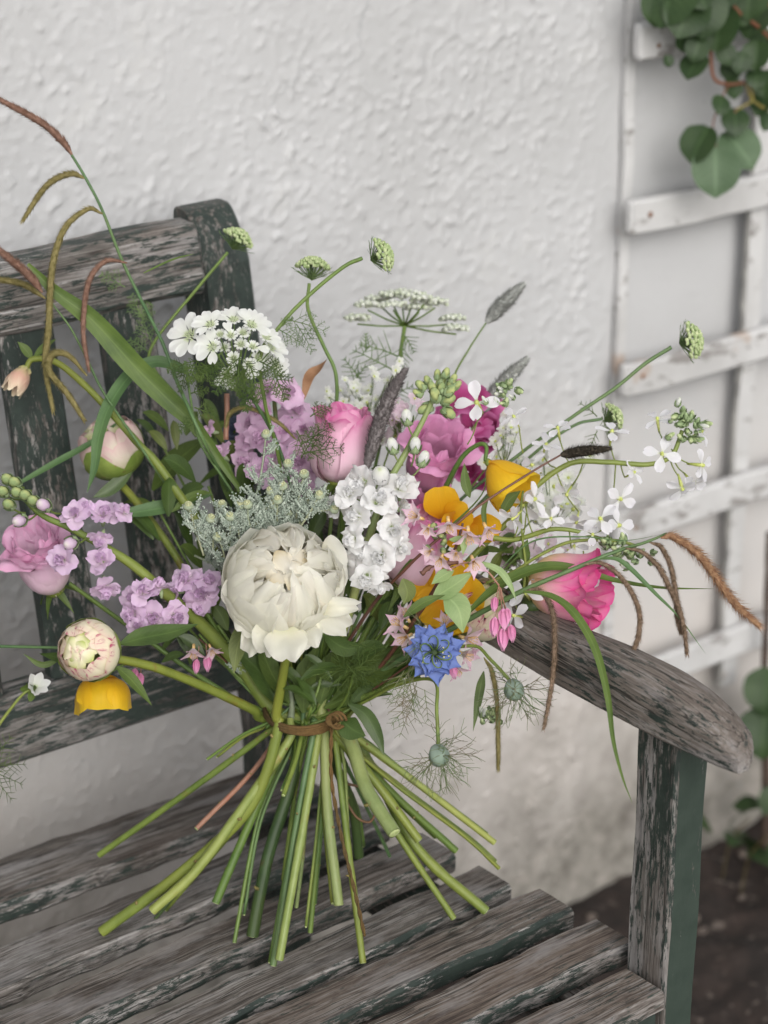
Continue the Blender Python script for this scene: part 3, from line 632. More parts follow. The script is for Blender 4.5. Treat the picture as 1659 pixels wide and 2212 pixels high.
BUDG = plain('umbel_green', (.32, .44, .18), (.66, .72, .44), 260, .7, .25)
BUDS = leaf_mat('stock_bud_green', (.20, .29, .13), (.34, .42, .24), rough=.75, trans=.1, vein=.3)
CEN = plain('floret_centre', (.42, .50, .10), (.60, .62, .25), 300, .7)
STA = plain('stamen_yellow', (.55, .55, .18), (.70, .66, .35), 300, .7)
DEY = plain('dark_nigella_eye', (.02, .035, .02), (.05, .08, .03), 300, .6)
POD = petal_mat('nigella_pod', [(0, (.20, .28, .20)), (1, (.26, .32, .28))], vein=.25, trans=.05, vsc=9)
SBR = plain('sedge_brown', (.11, .075, .045), (.30, .21, .15), 420, .9)
SOR = plain('sedge_orange', (.24, .12, .07), (.48, .30, .17), 260, .85)
SOL = plain('sedge_olive', (.15, .13, .045), (.25, .21, .09), 300, .85)
SRD = plain('sedge_red_brown', (.15, .08, .055), (.27, .16, .12), 220, .9)
GRY = plain('grass_spike_grey', (.27, .28, .265), (.40, .41, .39), 500, .9)
GRP = plain('grass_spike_purple_grey', (.10, .085, .085), (.20, .18, .18), 500, .9)
DKH = plain('grass_head_dark', (.025, .022, .018), (.085, .07, .05), 500, .9)
TWN = stem_mat('twine_brown', (.07, .045, .016), (.14, .09, .032), rough=.9, sc_=200)
CUT = plain('cut_stem_end', (.34, .42, .16), (.50, .56, .28), 300, .7)
INK = petal_mat('dark_blue_petal', [(0, (.03, .04, .07)), (1, (.10, .13, .19))], vein=.2, trans=.1)

SCAR = plain('leaf_scar', (.10, .10, .03), (.26, .20, .08), 300, .8)
BX = (655, 1560)
def path(pts, d0=None, d1=None):
    """pixel path -> world points; depth given per point or interpolated"""
    out = []; n = len(pts)
    L = [0]
    for a, b in zip(pts[:-1], pts[1:]): L.append(L[-1]+math.hypot(a[0]-b[0], a[1]-b[1]))
    for p, q in zip(pts, L):
        d = p[2] if len(p) > 2 else d0+(d1-d0)*q/max(1e-9, L[-1])
        out.append(D(p[0], p[1], d))
    return out
def px(w, d=1.88): return w*d/FPX
# ---- cut ends under the binding: name -> (points from the binding down, width, material, end depth or None = rests on the seat)
END = {
 'a': ([(592, 1572), (420, 1700), (214, 1847)], 13, G1, 1.985), 'b': ([(612, 1572), (540, 1672), (424, 1790)], 10, BR, 1.90),
 'c': ([(602, 1580), (545, 1740), (400, 1880), (220, 2013)], 22, G1, None), 'd': ([(625, 1600), (510, 1765), (420, 1885), (328, 1968)], 19, G4, 1.915),
 'e': ([(585, 1560), (520, 1590), (448, 1640)], 6, G2, 1.93), 'f': ([(630, 1580), (556, 1742), (500, 1870), (466, 1950)], 17, G2, 1.93),
 'g': ([(640, 1580), (585, 1700), (550, 1800), (506, 2036)], 8, G2, None), 'h': ([(650, 1590), (628, 1700), (580, 1850), (545, 2022)], 24, GB, None),
 'i': ([(680, 1572), (645, 1760), (590, 2086)], 13, G3, None), 'j': ([(690, 1580), (662, 1750), (603, 2074)], 16, G4, 1.872),
 'k': ([(655, 1572), (640, 1640), (612, 1718)], 9, G1, 1.87), 'l': ([(690, 1590), (682, 1760), (643, 2080)], 8, G1, None),
 'm': ([(712, 1572), (694, 1770), (670, 2014)], 10, G2, None), 'n': ([(700, 1590), (708, 1760), (732, 1955)], 19, GP, 1.885),
 'o': ([(722, 1580), (751, 1820), (784, 2080)], 13, G1, None), 'q': ([(735, 1568), (790, 1700), (852, 1800)], 27, GP, 1.86),
 'r': ([(745, 1580), (808, 1665), (904, 1835), (1050, 1968)], 20, G1, None), 's': ([(742, 1572), (886, 1680), (1068, 1820)], 13, G4, 1.95),
 't': ([(735, 1590), (850, 1690), (1006, 1808), (1078, 1876)], 8, GR, 1.955), 'u': ([(740, 1590), (840, 1705), (985, 1838)], 14, G2, 1.97),
 'v': ([(738, 1600), (850, 1790), (980, 1984)], 13, G1, None), 'w': ([(720, 1590), (780, 1720), (842, 1850)], 7, G3, 1.99),
 'x': ([(605, 1575), (540, 1740), (335, 1985)], 7, GB, 1.97), 'z': ([(650, 1600), (610, 1760), (548, 1990)], 8, GR, 1.98),
 'y': ([(700, 1600), (760, 1740), (775, 1850)], 20, GB, 1.99), 'c2': ([(730, 1590), (820, 1700), (905, 1815)], 17, G1, 1.93),
 'n2': ([(680, 1580), (655, 1850), (640, 1960)], 8, GP, 1.95), 'm2': ([(668, 1572), (640, 1700), (612, 1900)], 9, G1, 1.95),
 'hid': ([(660, 1575), (650, 1650)], 6, G2, 1.94),
}
def full(head, end, w0=None, T_=None, mat=None, dh=None, bd=None, name='stem'):
    """stem from the flower head through the binding to its cut end"""
    pts, w_, m_, de = END[end]; w_ = w_*1.15
    bd = bd or rnd.uniform(1.915, 1.95)
    if de is None: de = seat_d(pts[-1][0], pts[-1][1])-.003
    H = path(head, dh, bd+.0)
    Bt = path(pts, bd-.006, de)
    P = spline(H+[D(pts[0][0]*.9+BX[0]*.1, BX[1], bd-.003)]*(1 if H is not None and head[-1][1] < 1540 else 0)+Bt, 7)
    w0 = w0 or w_*.6
    n = len(P); f = np.clip(np.arange(n)/n*1.6, 0, 1); r = (w0+(w_-w0)*f)/2*1.88/FPX
    mb = M(); k = 8 if w_ < 16 else 12
    nodes = np.ones(n)
    if w_ > 11:
        for q in rng.choice(np.arange(3, n-2), 2): nodes[q] = 1.08
    jj = int(np.argmin(np.linalg.norm(P-D(BX[0], BX[1], bd), axis=1)))
    wob = np.cumsum(rng.normal(0, .35, (n, 3)), axis=0)*np.sin(np.linspace(0, math.pi, n))[:, None]*px(2.2)*.35
    P = P+wob
    tube(mb, P[:jj+1], (r*nodes)[:jj+1], k, cap=False, lump=.04); tube(mb, P[jj:], (r*nodes)[jj:], k, cap=False, mi=2, lump=.05)
    if w_ >= 10:
        for q in rng.choice(np.arange(jj+2, n-2), 2 if w_ < 16 else 3):
            T2, N2, B2 = frames(P[max(0, q-2):q+3]); o_ = unit(N2[0]*rnd.uniform(-1, 1)+B2[0]*rnd.uniform(-1, 1)-cF*.5); e_ = P[q]+o_*r[q]*rnd.uniform(1.3, 1.9)-T2[0]*r[q]*.5
            tube(mb, [P[q]+o_*r[q]*.5, e_], [r[q]*.42, r[q]*.22], 5, mi=3)
    a = P[-1]; t = unit(P[-1]-P[-2]); MM = frame(t, a+t*.0002)
    ball(mb, None, r[-1]*.93, 10, 5, (1, 1, .12), MM, mi=1)
    return T_.part(name, mb, [mat or m_, CUT, m_, SCAR])
GRP_ = 'flowers and foliage tied into the bouquet'
def F(name, label, cat, u, v, d, group=GRP_): return Thing(name, label, cat, D(u, v, d), group)

def leafp(T_, pts, d0, d1, w_, mat, nrm=None, fold=.2, name='leaf', twist=0., wave=0., prof=None, k=5, nc=5):
    P = spline(path(pts, d0, d1), k); mb = M(); blade(mb, P, px(w_, (d0+d1)/2 if d0 else 1.9), nrm, fold, twist, wave=wave, prof=prof, nc=nc)
    return T_.part(name, mb, mat)
LP = [.10, .55, .88, 1, .93, .72, .42, .02]
GRASS = [.5, .8, .95, 1, .95, .8, .5, .02]

# ---- generic flower heads --------------------------------------------------
def globe(T_, c, R, axis, layers, mats, name='petal', sq=1.0, tip=.93, jp=9):
    M4 = frame(axis, c-unit(axis)*R, 0.)
    for (n_, Rk, phi, W, ruf, mi_, prof) in layers:
        a0 = rnd.random()*6.28
        for i in range(n_):
            a = a0+i*2*math.pi/n_+rnd.uniform(-.15, .15); ph = phi+rnd.uniform(-jp, jp); Rr = Rk*(1-.006*i+rnd.uniform(-.003, .003))
            L = Rr*math.radians(ph)
            mb = M(); petal(mb, L, W*rnd.uniform(.9, 1.1), [0, ph*.2, ph*.4, ph*.6, ph*.8, ph*tip], prof, a, .0008, 1, 0, .26, rnd.choice((0, .03, .08)), ruf, 9, 11, R-Rr, M4, rmin=.003)
            T_.part(name, mb, mats[mi_])
OB = (.2, .55, .85, 1, 1.02, .95, .78)
# ---- white peony
pe = F('peony', 'large white double peony at the centre front of the bouquet', 'peony', 620, 1270, 1.83)
full([(622, 1400, 1.86), (608, 1480, 1.885), (598, 1545, 1.90)], 'c', 19, pe, G2 if False else GR, bd=1.91)
cP = D(610, 1260, 1.835); axP = cv(.24, .36, .90); RP = .0472
globe(pe, cP, RP, axP, [(5, .0474, 98, .070, .010, 0, OB), (5, .0460, 112, .066, .012, 0, OB), (5, .0446, 126, .060, .016, 0, OB), (5, .0432, 138, .054, .022, 0, OB), (5, .0418, 149, .048, .030, 0, OB), (5, .0404, 158, .044, .040, 0, OB), (5, .0390, 166, .040, .055, 1, OB), (5, .0372, 172, .036, .07, 0, OB), (4, .0350, 175, .032, .08, 1, OB)], [PW, PWI], tip=.82, jp=9)
def core(T_, c, R, ax, n_, L, W, mats, spread=48, ruf=.10):
    """small crumpled petals that close the middle of a full flower"""
    fr = np.array(frame(ax, c).to_3x3())
    for i in range(n_):
        th = math.radians(spread)*math.sqrt((i+.3)/n_); az = i*2.4+rnd.uniform(-.3, .3)
        nn = fr@np.array([math.sin(th)*math.cos(az), math.sin(th)*math.sin(az), math.cos(th)])
        di = unit(-fr[:, 2]*rnd.uniform(-.2, .4)+fr@np.array([math.cos(az+rnd.uniform(2., 4.3)), math.sin(az+rnd.uniform(2., 4.3)), 0])*.8); di = unit(di-nn*(di@nn)); x = np.cross(nn, di)
        p0 = c+nn*R*rnd.uniform(.84, .93)-di*L*.5
        MM = Matrix(((di[0], x[0], nn[0], p0[0]), (di[1], x[1], nn[1], p0[1]), (di[2], x[2], nn[2], p0[2]), (0, 0, 0, 1)))
        mb = M(); petal(mb, L*rnd.uniform(.8, 1.2), W*rnd.uniform(.8, 1.15), [rnd.uniform(15, 35), 0, -15, -25], OB, 0, 0, 0, -.25, .3, rnd.choice((0, .1)), ruf, 8, 8, 0, MM); T_.part('petal', mb, rnd.choice(mats))
core(pe, cP, .0418, axP, 5, .020, .018, [PWI], 22, .16)
for (u, v, d, rr, uu, tt, L, W, rf, ang) in [(505, 1300, 1.83, -.7, -.35, .3, .022, .036, .06, 0), (540, 1345, 1.825, -.6, -.75, .4, .026, .030, .10, 0), (580, 1375, 1.815, -.25, -1, .3, .030, .026, .14, 0), (618, 1388, 1.805, .05, -1, .35, .030, .034, .14, 0),
      (665, 1375, 1.815, .35, -1, .3, .024, .026, .16, 0), (722, 1312, 1.82, .95, .1, .15, .036, .016, .16, 0), (715, 1335, 1.82, .85, -.55, .2, .032, .026, .14, 0), (728, 1225, 1.845, .95, .05, .1, .022, .050, .05, 0), (555, 1365, 1.83, -.4, -1, .1, .032, .022, .14, 0), (600, 1385, 1.82, -.1, -1, .1, .020, .014, .18, 0), (645, 1390, 1.81, .2, -1, .2, .018, .016, .2, 0)]:
    # free ragged outer petals: grow outwards from under the globe
    di = cv(rr, uu, tt); k = unit(cv(0, .1, 1)-di*(cv(0, .1, 1)@di)); x = np.cross(di, k)
    p0 = D(u, v, d)-di*.012
    MM = Matrix(((di[0], -x[0], k[0], p0[0]), (di[1], -x[1], k[1], p0[1]), (di[2], -x[2], k[2], p0[2]), (0, 0, 0, 1)))
    mb = M(); petal(mb, L, W, [25, 5, -5, -30], (.35, .7, .9, 1, .95, .8), 0, 0, 0, .25, .3, rnd.choice((.04, .14)), rf, 9, 9, 0, MM); pe.part('petal', mb, PW)
leafp(pe, [(545, 1330), (515, 1390), (505, 1455)], 1.86, 1.85, 42, LF5, fold=.15)
leafp(pe, [(700, 1370), (745, 1400), (790, 1395)], 1.87, 1.86, 40, LF1)
# ---- peony buds
def peonybud(T_, u, v, d, R, ax, tight=150, mats=None):
    c = D(u, v, d)
    globe(T_, c, R, ax, [(5, R, tight-22, R*1.9, .006, 0, OB), (5, R*.98, tight-8, R*1.7, .012, 0, OB), (5, R*.95, tight+2, R*1.4, .02, 0, OB)], mats or [PBUD])
    core(T_, c, R*.99, ax, 12, R*.55, R*.6, mats or [PBUD], 40, .08)
    M4 = frame(ax, c-unit(ax)*R*1.03, .4)
    for i in range(4):
        ph = rnd.uniform(80, 125); mb = M(); petal(mb, R*1.03*math.radians(ph), R*1.5, [0, ph*.5, ph], OB, i*1.57+rnd.uniform(-.3, .3), .001, 1, 0, .3, -.1, .01, 7, 9, 0, M4, rmin=.003); T_.part('sepal', mb, SEP)
pb = F('peony_bud', 'round peony bud with crimson streaked petals at the lower left', 'peony bud', 190, 1405, 1.82)
full([(235, 1420, 1.83), (330, 1440, 1.85), (440, 1482, 1.88), (545, 1530, 1.91), (575, 1552, 1.925)], 'r', 19, pb, GR, bd=1.955)
peonybud(pb, 192, 1405, 1.82, .0235, cv(-.35, .12, .93), 150)
leafp(pb, [(258, 1392), (310, 1378), (370, 1366), (428, 1348)], 1.83, 1.85, 50, LF1, cv(-.1, .5, .8), .25)
leafp(pb, [(252, 1440), (285, 1470), (328, 1524)], 1.825, 1.82, 30, LF2, cv(.5, .3, .8))
leafp(pb, [(165, 1440), (130, 1422), (85, 1412)], 1.84, 1.87, 22, LF1)
pb2 = F('peony_bud', 'blurred green and pink peony bud in front of the back slats', 'peony bud', 235, 955, 1.98)
full([(245, 1030, 1.98), (300, 1090, 1.97), (380, 1200, 1.96), (450, 1330, 1.95), (560, 1500, 1.93)], 'a', 20, pb2, GR)
peonybud(pb2, 240, 965, 1.975, .027, cv(-.35, .75, .4), 140, [petal_mat('pale_bud_petal', [(0, (.34, .42, .12)), (.4, (.62, .62, .36)), (.75, (.74, .66, .55)), (1, (.74, .50, .50))], trans=.15)])
leafp(pb2, [(290, 1010), (240, 1055), (200, 1075)], 1.97, 1.96, 30, LF1)
leafp(pb2, [(330, 1060), (390, 990), (455, 940)], 1.98, 2.0, 72, LF2, cv(-.3, .6, .6))
pb3 = F('peony_bud', 'cream peony bud with red streaks half hidden behind the orange poppy', 'peony bud', 1045, 1310, 1.90)
full([(1030, 1350, 1.915), (900, 1430, 1.93), (760, 1510, 1.935)], 'c2', 12, pb3, G2)
peonybud(pb3, 1043, 1318, 1.90, .0245, cv(.35, .45, .75), 145)

# ---- roses
def rose(T_, u, v, d, R, H, ax, mat, flare=.0, layers=None, inner=None):
    c = D(u, v, d); M4 = frame(ax, c-unit(ax)*H*.5, rnd.random()*6)
    Ls = layers or [(3, .24, 1.0, 0), (3, .42, 1.03, .1), (4, .60, 1.03, .25), (4, .80, 1.0, .55), (4, .97, .96, 1.)]
    for j, (n_, f, hf, fl) in enumerate(Ls):
        for i in range(n_):
            a = i*2*math.pi/n_+j*1.1+rnd.uniform(-.2, .2); Rr = R*f; L = H*hf*1.28
            jf = rnd.uniform(.6, 1.35)*fl*flare; e_in = [8, 45, 82, 100, 101-jf*.45, 97-jf*1.25]
            # scale the bulge to the wanted radius
            sf = np.linspace(0, 1, 60); ee = np.radians(np.interp(sf, np.linspace(0, 1, 6), e_in)); rho = np.cumsum(np.cos(ee))*L/60; mx = rho.max()
            r0 = max(.0006, Rr-mx) if mx < Rr else .0006
            mb = M(); petal(mb, L, R*f*rnd.uniform(1.7, 2.3), e_in, (.35, .75, .97, 1.04, 1.02, .84), a, r0, 1, 0, .2, -.08, .012+.035*fl*(flare > 20), 13, 14, 0, M4, rmin=.002)
            T_.part('petal', mb, (inner if (inner and j < 2) else mat))
    for i in range(5):
        mb = M(); petal(mb, H*.45, H*.14, [-30, -50, -60], (1, .9, .7, .5, .25, .05), i*1.257, .003, 0, .2, 0, 0, .02, 3, 6, 0, M4); T_.part('sepal', mb, LF2)
    mb = M(); ball(mb, None, R*.30, 8, 6, (1, 1, .8), M4); T_.part('hip', mb, G1)
ra = F('rose', 'pale pink rose bud with deeper pink rims standing upright above the white stock', 'rose', 735, 965, 1.89)
full([(738, 1040, 1.89), (735, 1200, 1.92), (700, 1400, 1.93), (680, 1530, 1.935)], 'i', 9, ra, G2)
rose(ra, 735, 968, 1.89, .0262, .0545, cv(.12, 1, .22), RPA, flare=38)
rb = F('rose', 'lilac pink rose half open at the far left edge of the bouquet', 'rose', 90, 1210, 1.90)
full([(150, 1260, 1.91), (260, 1340, 1.92), (430, 1460, 1.93), (560, 1530, 1.93)], 's', 9, rb, G2)
rose(rb, 92, 1218, 1.895, .031, .054, cv(-.25, .72, .6), RPB, flare=95)
rc = F('rose', 'pale pink rose mostly hidden behind the white stock and pink deutzia', 'rose', 893, 1200, 1.91)
full([(880, 1290, 1.92), (800, 1420, 1.93), (720, 1530, 1.935)], 'j', 9, rc, G2)
rose(rc, 897, 1195, 1.90, .027, .058, cv(.35, .85, .3), RPA, flare=30)
rh = F('rose', 'hot pink rose with a yellow base lying over the armrest', 'rose', 1225, 1262, 1.875)
full([(1155, 1296, 1.885), (1060, 1340, 1.91), (900, 1430, 1.94), (750, 1530, 1.94)], 'u', 11, rh, G2)
rose(rh, 1220, 1266, 1.872, .0305, .056, cv(.85, -.12, .52), RHP, flare=48)
mb = M(); ball(mb, D(1160, 1300, 1.885), .012, 10, 7, (1.3, 1, .8), lump=.1); rh.part('calyx', mb, GB)
# ---- magenta flowers behind
mg = F('rose', 'bright magenta rose behind the tall white stock stem', 'rose', 935, 1000, 1.95)
full([(930, 1070, 1.95), (860, 1250, 1.94), (740, 1480, 1.94)], 'm', 8, mg, G2)
rose(mg, 935, 1000, 1.95, .031, .056, cv(.2, .6, .7), MAG, flare=110)
mg2 = F('rose', 'second magenta rose lower down beside the orange poppy', 'rose', 915, 1075, 1.945)
full([(910, 1130, 1.945), (850, 1300, 1.94), (730, 1500, 1.94)], 'm2', 8, mg2, G2)
rose(mg2, 905, 1090, 1.945, .020, .045, cv(.3, .6, .7), MAG, flare=50)
def openflower(T_, c, ax, n_, L, W, elev, mat, prof=(.3, .7, .95, 1, .92, .7), cup=.1, ruf=.04, notch=0., roll=0., nu=5, nv=6, name='petal', jitt=.15, parent=None):
    M4 = frame(ax, c, roll)
    for i in range(n_):
        mb = M(); petal(mb, L*rnd.uniform(.9, 1.08), W*rnd.uniform(.9, 1.1), [e+rnd.uniform(-8, 8) for e in elev], prof, i*2*math.pi/n_+rnd.uniform(-jitt, jitt), .001, 0, cup, .2, notch, ruf, nu, nv, 0, M4)
        T_.part(name, mb, mat, parent)
sp_ = F('sweet_pea', 'stem of dark magenta sweet peas behind the grass spikes', 'sweet pea', 1010, 890, 1.97)
full([(1000, 950, 1.97), (960, 1080, 1.96), (860, 1300, 1.95), (750, 1500, 1.94)], 'v', 6, sp_, G2)
for (u, v, s_) in [(985, 870, 1.), (1040, 880, 1.05), (1015, 925, 1.), (970, 910, .8), (1062, 920, .9), (1050, 955, .8), (1010, 1020, .85), (1030, 1040, .7), (1025, 860, .8)]:
    openflower(sp_, D(u, v, 1.97+rnd.uniform(-.02, .02)), cv(rnd.uniform(-.5, .5), rnd.uniform(-.1, .8), .6), 5, .020*s_, .020*s_, [30, 45, 60, 20], MAGD, ruf=.1)

# ---- poppies
def poppy(T_, u, v, d, ax, L, W, mat, n_=4, elev=(20, 55, 72, 80), ruf=.02, r0=.001, roll=0.):
    M4 = frame(ax, D(u, v, d), roll)
    for i in range(n_):
        mb = M(); petal(mb, L*rnd.uniform(.86, 1.1), W*rnd.uniform(.93, 1.07), [e+rnd.uniform(-7, 7) for e in elev], (.14, .40, .66, .88, 1., .93), i*2*math.pi/n_+(i % 2)*.15, r0, 1, 0, .22, .04, ruf*1.8, 15, 13, (i % 2)*.0008, M4, rmin=.003); T_.part('petal', mb, mat)
    mb = M(); ball(mb, None, .0035, 8, 5, (1, 1, 1.2), M4); T_.part('receptacle', mb, G1)
p1 = F('poppy', 'golden yellow poppy cup hanging sideways on the right side of the bouquet', 'poppy', 1055, 1000, 1.88)
full([(1048, 995, 1.88), (1050, 965, 1.885), (1030, 962, 1.89), (990, 1000, 1.90), (930, 1120, 1.92), (800, 1350, 1.93), (730, 1500, 1.935)], 'o', 8, p1, G2)
poppy(p1, 1056, 1000, 1.88, cv(.62, -.75, .28), .046, .058, YEL, elev=(28, 58, 74, 84), ruf=.02, roll=.5)
p2 = F('poppy', 'crumpled orange poppy behind the light pink deutzia sprig', 'poppy', 970, 1090, 1.90)
full([(985, 1150, 1.90), (900, 1300, 1.92), (760, 1480, 1.935)], 'hid', 6, p2, G2)
for (u, v, r_, u_, t_, L, W) in [(958, 1120, -.15, 1, .35, .030, .030), (965, 1130, .75, .5, .4, .026, .026), (1015, 1130, .9, -.3, .4, .030, .024), (990, 1140, .3, -.7, .6, .022, .03), (975, 1135, -.5, .2, .8, .022, .024)]:
    di = cv(r_, u_, t_); k = unit(-cF-di*((-cF)@di)); x = np.cross(k, di); p0 = D(u, v, 1.90)
    mb = M(); petal(mb, L, W, [20, 5, 10, -10], (.25, .6, .9, 1, .95, .8), 0, 0, 0, .2, .15, .08, .06, 7, 8, 0, Matrix(((di[0], x[0], k[0], p0[0]), (di[1], x[1], k[1], p0[1]), (di[2], x[2], k[2], p0[2]), (0, 0, 0, 1)))); p2.part('petal', mb, ORA)
p3 = F('poppy', 'orange poppy with rumpled petals just above the blue nigella', 'poppy', 962, 1290, 1.875)
full([(965, 1320, 1.88), (880, 1420, 1.91), (740, 1520, 1.93)], 'hid', 6, p3, G2)
poppy(p3, 965, 1292, 1.89, cv(-.1, .15, 1), .032, .046, ORA, n_=5, elev=(10, 12, 18, 5), ruf=.05)
for (u, v, r_, u_, t_) in [(975, 1330, .2, -1, .2), (950, 1330, -.2, -1, .2)]:
    di = cv(r_, u_, t_); k = unit(-cF-di*((-cF)@di)); x = np.cross(k, di); p0 = D(u, v, 1.90)
    mb = M(); petal(mb, .018, .018, [20, 5, 10, -10], (.25, .6, .9, 1, .95, .8), 0, 0, 0, .2, .15, .08, .06, 7, 8, 0, Matrix(((di[0], x[0], k[0], p0[0]), (di[1], x[1], k[1], p0[1]), (di[2], x[2], k[2], p0[2]), (0, 0, 0, 1)))); p3.part('petal', mb, ORA)
p4 = F('poppy', 'yellow poppy hanging head down under the streaked peony bud', 'poppy', 225, 1480, 1.86)
full([(222, 1460, 1.86), (300, 1430, 1.87), (420, 1480, 1.90), (560, 1540, 1.92)], 't', 6, p4, G2)
poppy(p4, 222, 1462, 1.862, cv(.04, -1, -.05), .036, .056, YEL, elev=(0, 48, 80, 90), ruf=.03, r0=.006, roll=.4)

# ---- floret templates (shared meshes)
def petal_mesh(name, mat, *a, **k):
    mb = M(); petal(mb, *a, **k); return mb.mesh(name, mat)
def stock_variant(mat, q):
    out = []
    for j in range(3): out.append(petal_mesh('petal', mat, .0135, .0135, [38, 16, -2, -26+q*6], (.18, .45, .85, 1.05, 1, .75), 0, .0008, 0, .10, .25, .08, .10))
    inn = [petal_mesh('petal', mat, .0105, .0115, [60, 55, 62, 80], (.3, .7, 1, 1, .9, .7), 0, .0006, .4, .2, .2, .08, .09) for j in range(3)]
    return out, inn
def calyx_mesh(name, mat, r, L):
    mb = M(); tube(mb, [np.array([0, 0, -L]), np.array([0, 0, -L*.5]), np.array([0, 0, 0])], [r*.5, r, r*1.05], 6); return mb.mesh(name, mat)
CAL = calyx_mesh('calyx', BUDS, .0022, .009)
def place_floret(T_, u, v, d, ax, outs, inns, sc_=1., no=6, ni=8, cal=CAL, name='floret'):
    ax = unit(np.asarray(ax)+rng.normal(0, .28, 3)); sc_ *= rnd.uniform(.82, 1.16)
    M4 = frame(ax, D(u+rnd.uniform(-4, 4), v+rnd.uniform(-4, 4), d+rnd.uniform(-.006, .006)), rnd.random()*6, sc_); o = T_.inst(name, cal, M4)
    for i in range(no): T_.inst('petal', rnd.choice(outs), M4 @ Matrix.Rotation(i*2*math.pi/no+rnd.uniform(-.25, .25), 4, 'Z') @ Matrix.Rotation(rnd.uniform(-.45, .3), 4, 'Y') @ Matrix.Rotation(rnd.uniform(-.4, .4), 4, 'X') @ Matrix.Scale(rnd.uniform(.85, 1.12), 4), o, M4)
    for i in range(ni): T_.inst('petal', rnd.choice(inns), M4 @ Matrix.Rotation(i*2.4+rnd.uniform(-.3, .3), 4, 'Z') @ Matrix.Translation((0, 0, .0008*i)) @ Matrix.Rotation(-.25*(i/ni)-rnd.uniform(.05, .4), 4, 'Y') @ Matrix.Scale(1-.45*i/ni, 4), o, M4)
    return o
def budmesh(name, mats, r, L, n_=4):
    mb = M(); M0 = Matrix.Identity(4)
    ball(mb, (0, 0, L*.55), r, 8, 7, (.85, .85, L*.5/r), mi=0)
    for i in range(n_): petal(mb, L*.95, r*1.7, [10, 60, 90, 105], (.5, 1, 1, .85, .6, .1), i*2*math.pi/n_, r*.2, 1, 0, .2, 0, 0, 5, 7, -.0004, None, mi=1)
    return mb.mesh(name, mats)
SB_G = [budmesh('bud', [BUDY, BUDS], .0042, .011), budmesh('bud', [BUDY, BUDS], .0035, .009)]
SB_R = [budmesh('bud', [BUDG, BUDS], .0034, .012), budmesh('bud', [BUDS, BUDS], .003, .011), budmesh('bud', [OWH, BUDS], .0032, .014)]
SB_W = budmesh('bud', [SWH, BUDS], .0052, .014); SB_L = budmesh('bud', [LIL, BUDS], .005, .013)
def pedicel(T_, a, b, w_, mat):
    mb = M(); m1 = (a+b)/2+np.array([0, 0, -.1])*np.linalg.norm(b-a)*.0; tube(mb, spline([a, (a*.55+b*.45)-(cU*.12*np.linalg.norm(b-a)), b], 4), [px(w_)/2*1.1, px(w_)/2], 5); return T_.part('pedicel', mb, mat)

SW = stock_variant(SWH, 0); SL_ = stock_variant(LIL, 0); SP = stock_variant(LILP, 0)
# white stock
ws = F('stock', 'white double stock with a tall green tip of unopened buds', 'stock flower', 830, 1130, 1.85)
full([(948, 820, 1.87), (925, 885, 1.865), (880, 970, 1.86), (835, 1050, 1.86), (800, 1150, 1.87), (760, 1300, 1.89), (700, 1500, 1.92)], 'n', 9, ws, GP, bd=1.925)
for (u, v, s_, r_, u_) in [(759, 1069, 1., -.5, .3), (790, 1040, 1, -.3, .6), (778, 1110, 1.05, -.5, .1), (850, 1140, 1.25, .2, .1), (826, 1198, 1.1, -.1, -.3), (795, 1245, 1.05, -.2, -.6), (862, 1060, 1., .6, .5), (735, 1100, .85, -.9, .1), (866, 1105, 1.0, .8, .2), (752, 1215, .95, -.7, -.1), (765, 1165, 1., -.6, -.1), (825, 1260, .9, .2, -.7), (815, 1085, 1.05, -.1, .5), (858, 1180, 1., .6, -.2), (790, 1190, 1, -.4, 0), (725, 1190, .8, -.8, 0)]:
    place_floret(ws, u, v, 1.845-.008*(s_ > 1)+.02*(abs(r_) > .6), cv(r_, u_, .75), *SW, sc_=s_*1.05)
M4 = frame(cv(-.1, .5, .8), D(823, 1028, 1.835), 0); ws.inst('bud', budmesh('bud', [SWH, SWH], .0085, .017, 6), M4 @ Matrix.Translation((0, 0, -.008)))
for (u, v, du, dv) in [(877, 905, 18, 20), (845, 967, 25, 18), (898, 965, -10, 22), (918, 996, -40, 18)]:
    a = D(u, v, 1.85); b = D(u+du, v+dv+20, 1.862); ws.inst('bud', SB_W, frame(unit(a-b)+cv(0, .5, .3), a-unit(a-b)*.006, 1)); pedicel(ws, b, a, 4, GP)
for (u, v, i_) in [(945, 812, 1), (963, 808, 1), (955, 826, 0), (972, 830, 0), (911, 836, 0), (935, 842, 0), (952, 845, 0), (968, 848, 0), (985, 833, 1), (925, 825, 1), (905, 850, 1), (960, 865, 0), (925, 880, 0), (965, 888, 0), (942, 860, 0), (978, 820, 1)]:
    dr = np.array([u-945, -(v-870)]); dr = dr/np.linalg.norm(dr); ws.inst('bud', SB_G[i_], frame(cv(dr[0], dr[1], rnd.uniform(.1, .6)), D(u-dr[0]*9, v+dr[1]*9, 1.865+rnd.uniform(-.008, .008)), rnd.random()*6, 1.15 if v > 855 else .95))
